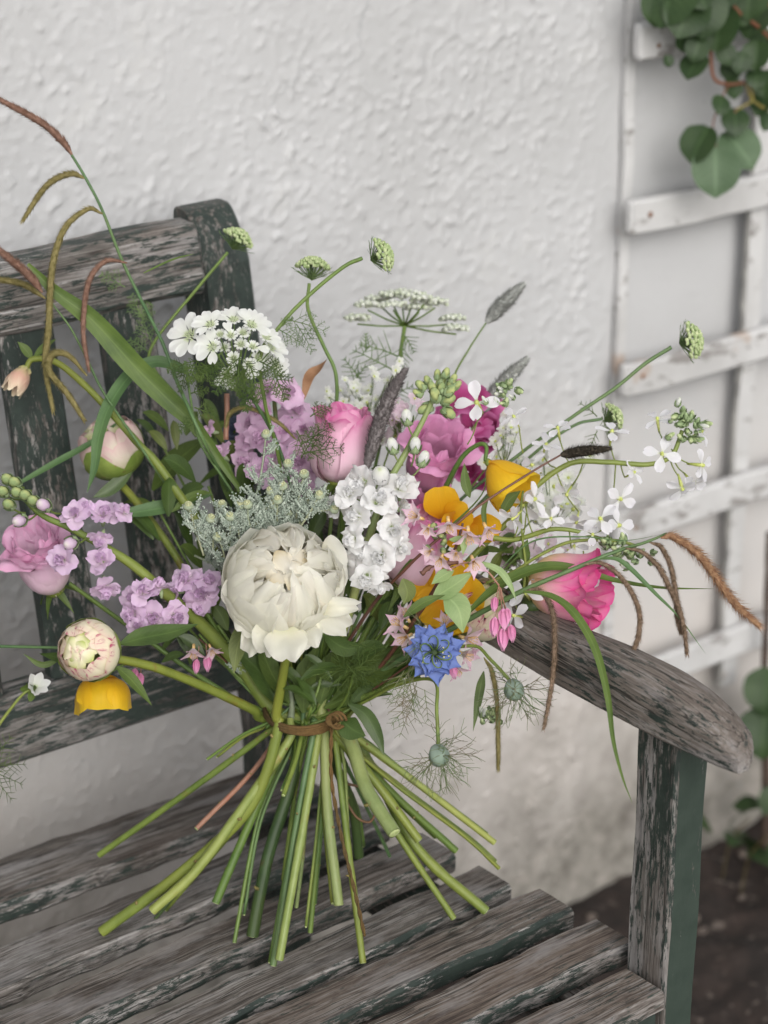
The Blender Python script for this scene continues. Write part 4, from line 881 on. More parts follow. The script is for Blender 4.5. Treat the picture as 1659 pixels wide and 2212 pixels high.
# lilac stock, left
ls = F('stock', 'lilac stock leaning out to the left in front of the lilac pink rose', 'stock flower', 224, 1200, 1.86)
full([(20, 1040, 1.85), (84, 1108, 1.85), (150, 1140, 1.85), (224, 1180, 1.86), (290, 1222, 1.87), (350, 1275, 1.88), (430, 1345, 1.90), (520, 1440, 1.92), (600, 1540, 1.93)], 'q', 9, ls, G1, bd=1.925)
for (u, v, s_, r_, u_) in [(162, 1118, 1, -.2, .4), (188, 1095, .85, -.1, .8), (224, 1118, 1.05, .1, .4), (262, 1112, .85, .6, .4), (222, 1155, .8, .1, -.6), (140, 1206, 1., -.2, -.1), (226, 1214, 1.15, .1, 0), (230, 1264, 1.05, .1, -.5), (312, 1286, 1.1, -.1, .3), (292, 1325, 1., -.4, -.1), (378, 1332, 1., .4, -.3), (302, 1352, .9, -.2, -.6), (335, 1335, 1., .1, -.2), (345, 1270, .85, 0, .6), (290, 1290, .9, -.5, .3)]:
    place_floret(ls, u, v, 1.84+.02*(u > 280), cv(r_, u_, .8), *SL_, sc_=s_*.95)
for (u, v, mt) in [(14, 1033, 0), (30, 1040, 0), (53, 1068, 0), (17, 1088, 0), (5, 1060, 0), (35, 1062, 0), (42, 1125, 1), (94, 1090, 1), (152, 1174, 1), (70, 1080, 0)]:
    s0 = (u+38, v+20 if v < 1115 else v-14)
    a = D(u, v, 1.84); b = D(s0[0], s0[1], 1.852); ws_ = SB_L if mt else SB_G[0]
    ls.inst('bud', ws_, frame(unit(a-b)+cv(0, 0, .25), a-unit(a-b)*.005, 1, 1.15)); pedicel(ls, b, a, 4, G1)
# lilac stock, second behind peony left
l3 = F('stock', 'dusky lilac stock close against the left side of the white peony', 'stock flower', 425, 1270, 1.90)
full([(400, 1240, 1.90), (450, 1330, 1.91), (540, 1470, 1.93)], 'f', 8, l3, G2)
for (u, v, s_, r_, u_) in [(406, 1256, 1.1, -.1, .5), (440, 1288, 1.1, .2, 0), (455, 1262, .9, .4, .4), (425, 1305, 1., 0, -.5), (385, 1275, .9, -.5, .1)]:
    place_floret(l3, u, v, 1.89, cv(r_, u_, .7), *SL_, sc_=s_)
# pink-lilac stock behind, centre
l2 = F('stock', 'tall pink lilac stock behind the feathery leaves left of the pink rose bud', 'stock flower', 600, 930, 1.94)
full([(590, 830, 1.95), (600, 950, 1.95), (620, 1100, 1.945), (640, 1300, 1.94), (650, 1500, 1.94)], 'h', 9, l2, G2)
for (u, v, s_) in [(580, 842, 1.1), (620, 855, 1.2), (565, 888, 1.2), (640, 893, 1.2), (549, 918, 1.), (615, 925, 1.3), (540, 998, 1.1), (562, 1023, 1.1), (636, 985, 1.2), (600, 962, 1.2), (652, 1050, 1.1), (458, 935, 1.), (478, 985, .9), (590, 1000, 1.1), (655, 925, 1.), (540, 960, 1), (610, 1045, 1.1), (660, 1005, 1.), (570, 935, 1.1)]:
    place_floret(l2, u, v, 1.94+rnd.uniform(-.015, .015), cv((u-600)/90, rnd.uniform(-.3, .7), .8), *SP, sc_=s_)

# ---- white lace flower (orlaya): umbellets with enlarged outer petals
ol = F('lace_flower', 'flat white lace flower head with large outer petals at the upper left', 'lace flower', 500, 740, 1.86)
full([(510, 800, 1.87), (545, 860, 1.88), (600, 960, 1.90), (650, 1150, 1.92), (660, 1400, 1.93)], 'k', 8, ol, G3)
OBIG = [petal_mesh('petal', OWH, .0150, .0088, [24, 12, 0, -10], (.16, .35, .68, .95, 1.05, .9), 0, .003, 0, .12, .2, q_, .03) for q_ in (.02, .22)]
OSM = [petal_mesh('petal', OWH, .0060, .0034, [40, 20, 5, -15], (.2, .5, .8, 1, 1, .8), 0, .0022, 0, .12, .2, .3, .05) for _ in range(2)]
mb = M()
for i in range(20):
    a = i*2.4; r_ = .0034*math.sqrt(i/20); ball(mb, (r_*math.cos(a), r_*math.sin(a), .001), .0006, 5, 4)
    tube(mb, [np.array([r_*.8*math.cos(a), r_*.8*math.sin(a), 0]), np.array([r_*1.3*math.cos(a), r_*1.3*math.sin(a), .0028])], .00022, 4)
OCEN = mb.mesh('umbellet', plain('lace_centre', (.52, .62, .34), (.72, .76, .58), 500, .7, .2))
hub = D(512, 812, 1.875)
for (u, v, s_, r_, u_, nb, az) in [(404, 724, 1.4, -.35, .35, 7, 1.9), (452, 699, 1.1, -.1, .7, 5, 1.6), (505, 688, 1.05, 0, .75, 5, 1.4), (545, 700, 1.2, .3, .6, 5, .9), (498, 724, 1.0, 0, .5, 1, 1), (527, 718, 1.0, .1, .5, 0, 2), (458, 750, 1.15, -.2, .3, 5, 3.6), (549, 750, 1., .2, .5, 2, .2), (505, 776, 1., 0, .1, 2, 4.4), (590, 752, 1.1, .6, .5, 3, .3), (490, 812, .95, -.3, -.2, 3, 3.8), (600, 788, 1.05, .7, .2, 3, 5.8), (578, 728, 1.0, .5, .7, 4, .6), (540, 790, .9, .2, .1, 3, 5), (474, 722, .95, -.1, .6, 0, 2), (522, 745, 1., 0, .5, 0, 1), (484, 752, .9, 0, .4, 1, 1), (560, 775, .9, .3, .3, 3, 1)]:
    M4 = frame(cv(r_, u_, .75), D(500+(u-500)*.93, 745+(v-745)*.93, 1.86+rnd.uniform(-.012, .012)), 0, s_*.82); o = ol.inst('umbellet', OCEN, M4)
    # find rotation so that big petals point outwards from the head's centre
    ax_ = np.array(M4.to_3x3()); out = cR*(u-505)/100-cU*(v-745)/100; base = math.atan2(out@ax_[:, 1], out@ax_[:, 0])
    for i in range(9):
        a = base+i*2*math.pi/9; dlt = min(i, 9-i)
        me_ = OBIG if dlt < (nb+1)//2 else OSM
        ol.inst('petal', rnd.choice(me_), M4 @ Matrix.Rotation(a+rnd.uniform(-.12, .12), 4, 'Z'), o, M4)
    pedicel(ol, hub, D(u, v, 1.865), 3, G2)

# ---- feathery leaves
def fern(mb, p0, di, sd_, L, lvl, w0, n_=6, droop=0., jag=.12):
    """finely divided leaf: axis with paired branches, repeated"""
    k = 5; P = [p0]; dcur = unit(di)
    for i in range(k):
        dcur = unit(dcur+np.array([0, 0, -droop/k])+rng.normal(0, jag/k*2, 3)); P.append(P[-1]+dcur*L/k)
    P = np.array(P); tube(mb, P, [w0, w0*.45], 3, cap=False)
    if lvl == 0: return
    for i in range(n_):
        t = (i+1)/(n_+.5); q = P[0]*0; x = t*k; j = min(k-1, int(x)); q = P[j]+(P[j+1]-P[j])*(x-j); dd = unit(P[j+1]-P[j])
        Lb = L*(.52*(1-t)+.12)
        for s_ in (-1, 1):
            fern(mb, q, dd*.62+sd_*s_*.75+rng.normal(0, .12, 3), unit(sd_*.62*1.0-dd*s_*.62+rng.normal(0, .1, 3)), Lb*rnd.uniform(.8, 1.15), lvl-1, w0*.7, max(3, n_-2), droop*.3, jag)
def fleaf(T_, u, v, d, ang, L, lvl=2, w=.0005, n_=5, mat=None, tz=.1, name='feathery_leaf', droop=.2):
    di = cv(math.cos(ang), math.sin(ang), tz); sd_ = unit(np.cross(di, -cF)); mb = M(); fern(mb, D(u, v, d), di, sd_, px(L, d), lvl, w, n_, droop); T_.part(name, mb, mat or FE)
for (u, v, ang, L) in [(520, 760, -1.6, 85), (500, 790, -2.2, 70), (540, 790, -1.2, 80), (470, 790, -2.6, 55), (560, 780, -.5, 60), (515, 800, -1.5, 60), (430, 770, -2., 60), (590, 800, -1.1, 70), (480, 760, -2.4, 60), (545, 830, -1.9, 60)]:
    fleaf(ol, u, v, 1.852+rnd.uniform(-.006, .006), ang, L, 2, .0008, 6)
mb = M(); tube(mb, spline(path([(400, 780), (410, 850), (430, 950), (480, 1030), (540, 1120)], 1.87, 1.92)), .0011, 6); ol.part('side_stem', mb, G3)
for (u, v, ang, L) in [(405, 790, -1.9, 60), (402, 785, -2.8, 45), (410, 800, -.6, 40), (420, 880, -.4, 50), (425, 900, -2.4, 50), (412, 850, .3, 40)]: fleaf(ol, u, v, 1.875, ang, L, 2, .0007, 5)

# ---- green domed umbels (unopened carrot / bishop's flower)
def umbel(T_, u, v, d, r, ax, mat=BUDG, br=True, n_=34, dome=.6):
    c = D(u, v, d); r *= 1.35; R_ = px(r, d); M4 = frame(ax, c)
    mb = M(); rays = M()
    for i in range(n_):
        a = i*2.4; q = math.sqrt((i+.5)/n_); x, y = q*math.cos(a), q*math.sin(a); p = np.array([x*R_, y*R_, R_*(.75+dome*(1-q*q))])
        tube(rays, [xf(M4, np.array([[0, 0, 0.]]))[0], xf(M4, (p*.6)[None])[0], xf(M4, p[None])[0]], .0004, 3, cap=False)
        for j in range(5):
            b = j*1.257+a; pp = p+np.array([math.cos(b), math.sin(b), 0])*R_*.13*(j > 0); ball(mb, xf(M4, pp[None])[0], R_*.10*rnd.uniform(.8, 1.2), 5, 4, (1, 1, 1.3))
    T_.part('ray', rays, FEL); T_.part('bud_cluster', mb, mat)
    if br:
        b = M()
        for i in range(9):
            a = i*.7; di = xf(M4, np.array([[math.cos(a), math.sin(a), .5]]))[0]-np.array(M4.translation); di = unit(di)
            fern(b, c, di, unit(np.cross(di, ax)), R_*1.5, 1, .0004, 2, -.1)
        T_.part('bract', b, FEL)
for (u, v, d, r, ax, path_, end, w_, lab) in [
  (812, 558, 1.89, 27, (.8, .35, .3), [(782, 558, 1.89), (740, 578, 1.885), (660, 645, 1.875), (600, 710, 1.87), (562, 775, 1.87), (575, 880, 1.88), (600, 980, 1.90), (640, 1200, 1.92)], 'w', 9, 'green domed umbel bud highest in the bouquet on an arching stem'),
  (675, 592, 1.93, 27, (.1, 1, .1), [(668, 612, 1.93), (666, 670, 1.93), (700, 750, 1.93), (726, 810, 1.93), (728, 900, 1.935), (720, 1100, 1.94)], 'n2', 8, 'flat yellow green umbel bud on a wavy upright stem just left of the highest umbel'),
  (508, 528, 1.97, 25, (.5, .8, .2), [(492, 545, 1.97), (420, 630, 1.97), (330, 745, 1.97), (335, 800, 1.97), (420, 900, 1.96), (520, 1080, 1.95)], 'x', 7, 'green umbel bud in front of the rounded back post'),
  (1478, 740, 1.93, 28, (.75, .15, .4), [(1450, 750, 1.93), (1395, 785, 1.93), (1330, 838, 1.93), (1240, 900, 1.93), (1120, 985, 1.935), (960, 1120, 1.94), (820, 1350, 1.94)], 'e', 9, 'green umbel bud far out on the right before the trellis'),
  (1315, 905, 1.95, 22, (.8, .5, .2), [(1300, 905, 1.95), (1240, 920, 1.95), (1150, 985, 1.95), (1000, 1130, 1.95)], 'hid', 7, 'small green umbel bud lower on the right with a feathery collar')]:
    T_ = F('umbel_bud', lab, 'umbel bud', u, v, d, 'green umbel buds on long stems'); full(path_, end, w_, T_, G3 if u > 1000 else G2)
    umbel(T_, u-ax[0]*r*.5, v+ax[1]*r*.5, d, r, cv(*ax))
    if u == 812:
        for (a, b, ang, L) in [(620, 690, -.2, 90), (640, 700, -.9, 70), (610, 705, .9, 30), (600, 710, -.5, 60)]: fleaf(T_, a, b, 1.868, ang, L, 2, .0005, 5, FEL)
        for (a, b, ang, L) in [(650, 990, 1.0, 80), (650, 960, .5, 80), (640, 930, -.9, 70), (655, 980, .2, 90), (670, 900, .6, 50)]: fleaf(T_, a, b, 1.865, ang, L, 2, .0006, 5, FE)
    if u == 1315:
        for (a, b, ang, L) in [(1290, 900, 2.3, 50), (1300, 920, -.5, 40), (1290, 930, -2., 40), (1300, 900, -1.2, 40)]: fleaf(T_, a, b, 1.95, ang, L, 1, .0006, 4, FE)
    if u == 508:
        for (a, b, ang, L) in [(330, 745, 1.9, 70), (310, 690, 2.0, 60), (305, 700, 1.2, 50), (320, 760, 2.4, 50), (270, 620, 2.6, 60)]: fleaf(T_, a, b, 1.97, ang, L, 2, .0006, 5, FEL)

# ---- open white umbel (ammi), blurred behind
AMW = plain('ammi_white', (.66, .72, .55), (.86, .87, .84), 300, .8, .4)
am = F('ammi_flower', 'open white ammi umbel with spreading green rays high in the middle', 'ammi flower', 875, 690, 2.05)
full([(874, 705, 2.05), (862, 780, 2.04), (842, 860, 2.03), (800, 1050, 1.98), (720, 1350, 1.95)], 'hid', 10, am, G2)
for (u, v) in [(795, 660), (818, 648), (845, 640), (868, 636), (892, 640), (915, 648), (940, 655), (978, 690), (985, 712), (772, 690), (905, 665), (850, 660)]:
    c = D(u, v, 2.05+rnd.uniform(-.03, .03)); mb = M(); tube(mb, [D(874, 704, 2.05), (D(874, 704, 2.05)+c)/2-cU*.003, c-cU*.004], .0008, 5); am.part('ray', mb, G2)
    mb = M()
    for i in range(28):
        a = i*2.4; q = .0115*math.sqrt(i/28); ball(mb, c+cR*q*math.cos(a)-cF*q*math.sin(a)+cU*(.003-q*.25+rnd.uniform(-.001, .002)), .0027, 5, 4, (1, 1, .8))
    am.part('umbellet', mb, AMW)
for (u, v, ang, L) in [(860, 770, 2.8, 90), (850, 800, 2.6, 100), (840, 860, .6, 60), (780, 820, 2.2, 60), (870, 720, -.9, 50), (868, 740, -1.5, 60), (760, 830, .9, 50), (790, 760, 1.5, 40)]: fleaf(am, u, v, 2.03, ang, L, 1, .0008, 5, FEL)

# ---- grass spikes
def spike(T_, pts, d, w_, mat, n_=900, hair=.5, fine=7, name='seed_head', prof=(.35, .85, 1, 1, .9, .65, .25), hl=.5, width=.14):
    P = spline(path(pts, d, d), fine); R_ = px(w_, d)/2; n = len(P); r = R_*np.interp(np.linspace(0, 1, n), np.linspace(0, 1, len(prof)), prof)
    mb = M(); tube(mb, P, r*.8, 8, lump=.12); T, N, B = frames(P)
    x = rng.random(n_)*(n-1.001); j = x.astype(int); f = (x-j)[:, None]
    q = P[j]*(1-f)+P[j+1]*f; rr = (r[j]*(1-f[:, 0])+r[j+1]*f[:, 0])[:, None]; a = rng.random(n_)*2*np.pi
    ra = N[j]*np.cos(a)[:, None]+B[j]*np.sin(a)[:, None]; ta = -N[j]*np.sin(a)[:, None]+B[j]*np.cos(a)[:, None]
    base = q+ra*rr*.7; tip = q+ra*rr*(1+hair*rng.random((n_, 1)))+T[j]*R_*hl*rng.uniform(.6, 1.8, (n_, 1)); wv = ta*R_*width
    V = np.stack([base-wv, base+wv, tip], 1).reshape(-1, 3); mb.add(V, [(3*i, 3*i+1, 3*i+2) for i in range(n_)])
    return T_.part(name, mb, mat, smooth=False)
for (pts, d, w_, mat, st, end, lab) in [
   ([(1050, 697), (1085, 658), (1130, 615)], 2.02, 36, GRY, [(1050, 697, 2.02), (1010, 760, 2.01), (975, 830, 2.0), (900, 1050, 1.98), (780, 1380, 1.95)], 'hid', 'pale grey bristly grass spike highest on the right against the wall'),
   ([(1045, 888), (1085, 830), (1138, 775)], 1.97, 38, GRY, [(1045, 888, 1.97), (990, 980, 1.96), (880, 1200, 1.95)], 'hid', 'grey bristly grass spike rising from the magenta flowers'),
   ([(790, 1015), (815, 930), (845, 850), (876, 798)], 1.86, 40, GRP, [(790, 1015, 1.86), (780, 1100, 1.88), (740, 1300, 1.91)], 'hid', 'long purple grey grass spike leaning beside the pink rose bud'),
   ([(1211, 983), (1255, 975), (1318, 969)], 1.86, 27, DKH, [(1211, 983, 1.86), (1150, 1018, 1.855), (1040, 1088, 1.85), (960, 1150, 1.85), (880, 1220, 1.86), (790, 1320, 1.89), (700, 1480, 1.92)], 't', 'dark brown timothy grass head on a thin stem crossing the yellow poppy')]:
    T_ = F('grass_spike', lab, 'grass spike', *pts[0], d, 'upright grass spikes')
    full(st, end, 3.5 if mat is not DKH else 4, T_, PUR if mat is DKH else G2); spike(T_, pts, d, w_, mat, 1500, .45 if mat is not DKH else .8, hl=.35, width=.10)

# ---- drooping sedge, right
sr = F('weeping_sedge', 'drooping sedge with fuzzy brown tassels arching over the armrest on the right', 'sedge', 1330, 1191, 1.84)
full([(1440, 1152, 1.835), (1398, 1170, 1.835), (1330, 1191, 1.84), (1261, 1218, 1.84), (1128, 1275, 1.845), (1040, 1320, 1.86), (900, 1400, 1.89), (760, 1500, 1.92)], 's', 5, sr, G3, bd=1.92)
TP = (.25, .7, .95, 1, 1, 1, .9, .55)
for pts, w_, mat, d in [([(1427, 1162), (1452, 1160), (1495, 1186), (1531, 1225), (1560, 1268), (1592, 1308), (1640, 1352)], 15, SOR, 1.83), ([(1402, 1171), (1427, 1182), (1448, 1222), (1459, 1276), (1463, 1330), (1470, 1366)], 9.5, SBR, 1.84),
      ([(1351, 1184), (1387, 1193), (1423, 1225), (1445, 1268), (1463, 1304), (1477, 1355), (1484, 1412)], 10, SBR, 1.832), ([(1261, 1220), (1294, 1216), (1330, 1236), (1362, 1276), (1380, 1319), (1380, 1369), (1366, 1412), (1349, 1445)], 10, SBR, 1.80),
      ([(1135, 1276), (1160, 1274), (1182, 1294), (1195, 1330), (1198, 1384), (1196, 1443), (1187, 1510), (1175, 1572)], 10, SBR, 1.825), ([(1045, 1420), (1062, 1450), (1073, 1510), (1076, 1590), (1076, 1662)], 9, SOL, 1.845)]:
    spike(sr, pts, d, w_*1.2, mat, 2200, 1.5 if mat is not SOR else 2.4, 5, 'tassel', TP, hl=1.5, width=.11)
for pts, w_, mat, d0, d1 in [([(1005, 1330), (1060, 1280), (1116, 1246), (1180, 1226), (1244, 1230), (1327, 1254), (1430, 1270), (1542, 1272)], 30, LF4, 1.85, 1.85), ([(1130, 1278), (1190, 1288), (1240, 1325), (1285, 1400), (1312, 1500), (1325, 1600), (1345, 1680), (1366, 1735)], 20, LF4, 1.81, 1.74),
      ([(1290, 1208), (1330, 1208), (1362, 1229), (1416, 1283), (1466, 1333), (1524, 1412)], 13, LFB, 1.84, 1.83), ([(800, 1330), (880, 1220), (960, 1150), (1040, 1070), (1050, 1010)], 9, LF4, 1.88, 1.87), ([(1070, 1240), (1150, 1170), (1260, 1160), (1350, 1168), (1440, 1152)], 5, LFB, 1.85, 1.84)]:
    leafp(sr, pts, d0, d1, w_, mat, nrm=cv(-.2, .6, .7), fold=.35, name='blade', prof=[.3, .75, .95, .9, .7, .45, .25, .02], k=7)
# ---- drooping sedge, left (out of focus)
sl_ = F('weeping_sedge', 'blurred drooping sedge with hanging tassels in front of the bench back at the left', 'sedge', 222, 460, 1.895)
full([(155, 335, 1.895), (185, 385, 1.895), (222, 458, 1.895), (262, 560, 1.895), (300, 640, 1.895), (350, 740, 1.885), (385, 830, 1.885), (440, 950, 1.875), (520, 1120, 1.96), (600, 1400, 1.94)], 'g', 6, sl_, G3)
mb = M(); tube(mb, spline(path([(100, 640), (150, 705), (185, 770), (225, 850), (300, 960), (380, 1080), (480, 1250)], 1.885, 1.96)), [.0008, .0014], 6); sl_.part('stem', mb, G3)
for pts, w_, mat, d in [([(158, 338), (132, 302), (82, 260), (-20, 205)], 14, SRD, 1.895), ([(186, 386), (150, 376), (100, 402), (48, 478)], 12, SOL, 1.895), ([(222, 462), (190, 452), (142, 490), (116, 560), (108, 640), (104, 720), (98, 790), (115, 890)], 14, SOL, 1.885),
      ([(275, 568), (232, 563), (200, 592), (185, 640), (180, 720), (192, 800)], 11, SRD, 1.885), ([(188, 812), (150, 770), (116, 765), (106, 800), (145, 850), (182, 908)], 13, SOL, 1.875), ([(92, 632), (60, 592), (-15, 530)], 15, SRD, 1.85), ([(98, 645), (50, 614), (-15, 602)], 11, SOL, 1.870),
      ([(640, 950), (600, 912), (540, 882), (500, 890), (488, 920)], 9, SOL, 1.89)]:
    spike(sl_, pts, d, w_*1.2, mat, 1600, .9, 5, 'tassel', TP, hl=1.0, width=.12)
for pts, w_, mat, d0, d1 in [([(60, 570), (120, 630), (200, 692), (290, 790), (360, 860), (430, 930), (520, 1060)], 48, LF4, 1.89, 1.91), ([(400, 800), (340, 782), (285, 808), (240, 870), (215, 940), (205, 1010), (188, 1065)], 34, LFB, 1.93, 1.90), ([(40, 1045), (120, 1000), (200, 955), (270, 900)], 16, LFB, 1.94, 1.96),
      ([(270, 1110), (360, 1095), (460, 1068)], 34, LFB, 1.93, 1.95), ([(310, 590), (370, 562), (420, 548)], 5, LF4, 1.875, 1.875)]:
    leafp(sl_, pts, d0, d1, w_, mat, nrm=cv(-.3, .3, .9), fold=.3, name='blade', prof=GRASS if w_ < 40 else [.15, .5, .8, 1, 1, .8, .5, .2], k=7)

# ---- dame's rocket (loose white four-petalled flowers)
HP = [petal_mesh('petal', HWH, .0125, .0075, [15, 5, 0, -12], (.15, .3, .65, .95, 1, .8), 0, .001, 0, .15, .2, q_, .03) for q_ in (.02, .06, .12)]
mb = M(); tube(mb, [np.array([0, 0, -.012]), np.array([0, 0, -.004]), np.array([0, 0, .001])], [.0007, .0013, .0014], 6); ball(mb, (0, 0, .001), .0013, 6, 4); HC = mb.mesh('floret', CEN)
def rocket(T_, flo, stems, buds, d):
    for pts, w_ in stems[1:]:
        mb = M(); tube(mb, spline(path(pts, d, d)), [px(w_)/2*.9, px(w_)/2], 7); T_.part('side_stem', mb, G1)
    for (u, v, s_, r_, u_, sx, sy) in flo:
        dd = d+rnd.uniform(-.012, .012); M4 = frame(cv(r_, u_, .55), D(u, v, dd), rnd.random()*6, s_*1.1); o = T_.inst('floret', HC, M4)
        for i in range(4): T_.inst('petal', rnd.choice(HP), M4 @ Matrix.Rotation(i*math.pi/2+rnd.uniform(-.25, .25), 4, 'Z') @ Matrix.Rotation(rnd.uniform(-.2, .3), 4, 'Y'), o, M4)
        pedicel(T_, D(sx, sy, d+.002), np.array(M4.translation)-cv(r_, u_, .55)*.011, 3, G1)
    for (u, v) in buds:
        T_.inst('bud', rnd.choice(SB_R), frame(cv(rnd.uniform(-.6, .6), rnd.uniform(-.2, 1), .4), D(u, v, d+rnd.uniform(-.006, .006)), 0, rnd.uniform(.45, .8)))
hr = F('dames_rocket', 'white dames rocket stem reaching furthest right with a tuft of green buds', 'dames rocket', 1430, 980, 1.90)
full([(1474, 930, 1.90), (1450, 985, 1.90), (1400, 1003, 1.90), (1310, 998, 1.90), (1230, 1000, 1.90), (1150, 1055, 1.90), (1110, 1110, 1.905), (1000, 1220, 1.91), (850, 1400, 1.93)], 'v', 10, hr, G1)
def around(u, v, ru, rv, n_): return [(u+rnd.gauss(0, ru), v+rnd.gauss(0, rv)) for _ in range(n_)]
rocket(hr, [(1430, 980, 1.1, -.1, .2, 1440, 995), (1420, 905, .95, -.2, 1, 1440, 960), (1515, 932, .9, .9, .5, 1480, 945), (1517, 1005, 1.05, .8, -.1, 1450, 970), (1474, 1055, 1.05, .2, -.9, 1445, 985), (1497, 1045, 1., .5, -.7, 1450, 980), (1340, 1078, 1.1, .3, -.2, 1330, 998), (1322, 932, 1., .1, .9, 1330, 998),
            (1225, 1068, .95, -.3, -.5, 1260, 1000), (1205, 925, .9, -.2, .9, 1230, 1000), (1150, 1005, 1., -.5, .4, 1160, 1045), (1370, 1020, .8, .5, .3, 1340, 998), (1245, 1128, .9, -.2, -.7, 1200, 1015), (1110, 900, .85, -.4, .7, 1130, 980), (1180, 960, .85, .2, .7, 1200, 1010)],
       [None], around(1474, 918, 22, 17, 30), 1.90)
hr2 = F('dames_rocket', 'white dames rocket with green bud tips below the furthest right stem', 'dames rocket', 1320, 1140, 1.87)
full([(1370, 1195, 1.87), (1290, 1160, 1.87), (1200, 1142, 1.87), (1110, 1165, 1.875), (1020, 1165, 1.88), (930, 1250, 1.90), (800, 1450, 1.93)], 'u', 7, hr2, G1)
rocket(hr2, [(1297, 1121, 1.1, -.3, .4, 1280, 1155), (1337, 1135, 1.1, .5, .1, 1310, 1165), (1130, 1090, 1.15, -.3, -.5, 1130, 1160), (1155, 1078, 1., .5, .2, 1150, 1150), (1108, 1120, .9, -.6, -.5, 1110, 1162), (1240, 1180, .85, 0, .6, 1230, 1148), (1135, 1280, 1.1, -.2, .3, 1140, 1220), (1110, 1330, 1., -.4, .1, 1100, 1260), (1285, 1240, .95, .5, -.3, 1260, 1190), (1280, 1155, .8, 0, .7, 1270, 1150), (1030, 870, 1.3, -.2, .3, 1010, 960), (1190, 1120, .8, 0, .3, 1190, 1145)],
       [None, ([(1050, 1260), (1110, 1235), (1165, 1200), (1235, 1170), (1330, 1168), (1375, 1180)], 8), ([(1128, 1160), (1125, 1100), (1130, 1060)], 5), ([(1128, 1160), (1135, 1220), (1130, 1290)], 6)], around(1330, 1178, 16, 9, 14)+around(1368, 1203, 20, 12, 20)+around(1090, 860, 14, 14, 16)+around(1060, 1545, 12, 10, 12), 1.87)
for pts, w_ in [([(1015, 1075), (1005, 1040), (1003, 1000)], 22), ([(1085, 1110), (1100, 1080), (1125, 1060)], 26), ([(1050, 1150), (1045, 1100), (1060, 1065)], 12), ([(1140, 1215), (1132, 1190), (1140, 1165)], 26), ([(1045, 1450), (1035, 1500), (1022, 1580)], 20)]: leafp(hr2, pts, 1.875, 1.87, w_, LF2)

# ---- pink deutzia
DP = [petal_mesh('petal', DPK, .0125, .0066, [60, 42, 28, 15], (.5, .8, 1, .9, .65, .15), 0, .001, 0, .25, .2, 0, .03) for _ in range(2)]
DC = []
mb = M()
for i in range(9): a = i*.7; tube(mb, [np.zeros(3), np.array([.0016*math.cos(a), .0016*math.sin(a), .004]), np.array([.0024*math.cos(a), .0024*math.sin(a), .0068])], .00018, 3); ball(mb, (.0024*math.cos(a), .0024*math.sin(a), .007), .0004, 5, 4)
tube(mb, [np.array([0, 0, -.004]), np.array([0, 0, .001])], .0012, 6); DC = mb.mesh('floret', plain('deutzia_stamens', (.62, .36, .12), (.72, .52, .25), 300))
mb = M()
for i in range(4): petal(mb, .013, .0062, [60, 88, 98, 110], (.6, 1, 1, .9, .6, .1), i*1.571, .0008, 1, 0, .1, 0, 0, 5, 7)
ball(mb, (0, 0, .0005), .0018, 6, 4, mi=0); DB = mb.mesh('bud', DPB)
def deutzia(T_, flo, buds, d):
    for (u, v, s_, r_, u_) in flo:
        M4 = frame(cv(r_, u_, .5), D(u, v, d+rnd.uniform(-.008, .008)), rnd.random()*6, s_*1.1); o = T_.inst('floret', DC, M4)
        for i in range(5): T_.inst('petal', rnd.choice(DP), M4 @ Matrix.Rotation(i*1.2566+rnd.uniform(-.2, .2), 4, 'Z') @ Matrix.Rotation(rnd.uniform(-.2, .2), 4, 'Y'), o, M4)
    for (u, v, s_, sx, sy) in buds:
        a = D(u, v, d-.004); b = D(sx, sy, d); ax = unit(unit(a-b)+cv(0, -1.2, 0)); T_.inst('bud', DB, frame(ax, a-ax*.005, rnd.random()*6, s_)); pedicel(T_, b, a-ax*.004, 2.4, BR)
dz = F('deutzia', 'pink deutzia sprig with hanging buds and pale green leaves right of the white stock', 'deutzia', 1010, 1150, 1.845)
full([(1000, 1130, 1.85), (985, 1180, 1.85), (960, 1230, 1.86), (900, 1330, 1.88), (780, 1480, 1.92)], 'b', 5, dz, PUR, bd=1.955)
deutzia(dz, [(905, 1118, 1.1, -.6, .2), (969, 1128, 1.1, .1, -.9), (1012, 1150, 1.2, .1, -.8), (1050, 1140, 1.1, .4, -.8), (953, 1205, 1., -.2, -.4), (1022, 1210, 1.1, .2, -.5), (925, 1140, .8, -.2, -.5), (985, 1195, .9, 0, -.3), (930, 1190, .8, -.3, -.2)],
        [(1068, 1306, .9, 1078, 1262), (1088, 1332, 1.35, 1078, 1266), (1068, 1350, 1.2, 1080, 1270), (1086, 1374, 1.35, 1082, 1275), (1105, 1366, 1.05, 1082, 1270), (1097, 1330, .9, 1080, 1268)], 1.835)
mb = M(); tube(mb, spline(path([(960, 1235), (1010, 1215), (1050, 1232), (1078, 1265)], 1.835, 1.832)), .0008, 6); dz.part('side_stem', mb, BR)
mb = M(); tube(mb, spline(path([(910, 1240), (935, 1222), (990, 1215)], 1.835, 1.84)), [.0022, .0016], 6, lump=.3); dz.part('twig', mb, PUR)
for pts, w_, mat in [([(935, 1292), (975, 1268), (1023, 1235)], 44, LF3), ([(960, 1283), (990, 1315), (1000, 1367)], 58, LF3), ([(980, 1232), (955, 1245), (932, 1262)], 28, LF3), ([(872, 1333), (915, 1302), (962, 1285)], 24, LF2), ([(1020, 1210), (1075, 1230), (1100, 1260), (1115, 1296)], 16, LF3), ([(970, 1165), (1000, 1170), (1000, 1200)], 20, LF3), ([(870, 1250), (880, 1280), (872, 1306)], 40, LF5)]:
    leafp(dz, pts, 1.835, 1.83, w_, mat, nrm=cv(-.1, .3, .9), fold=.18)
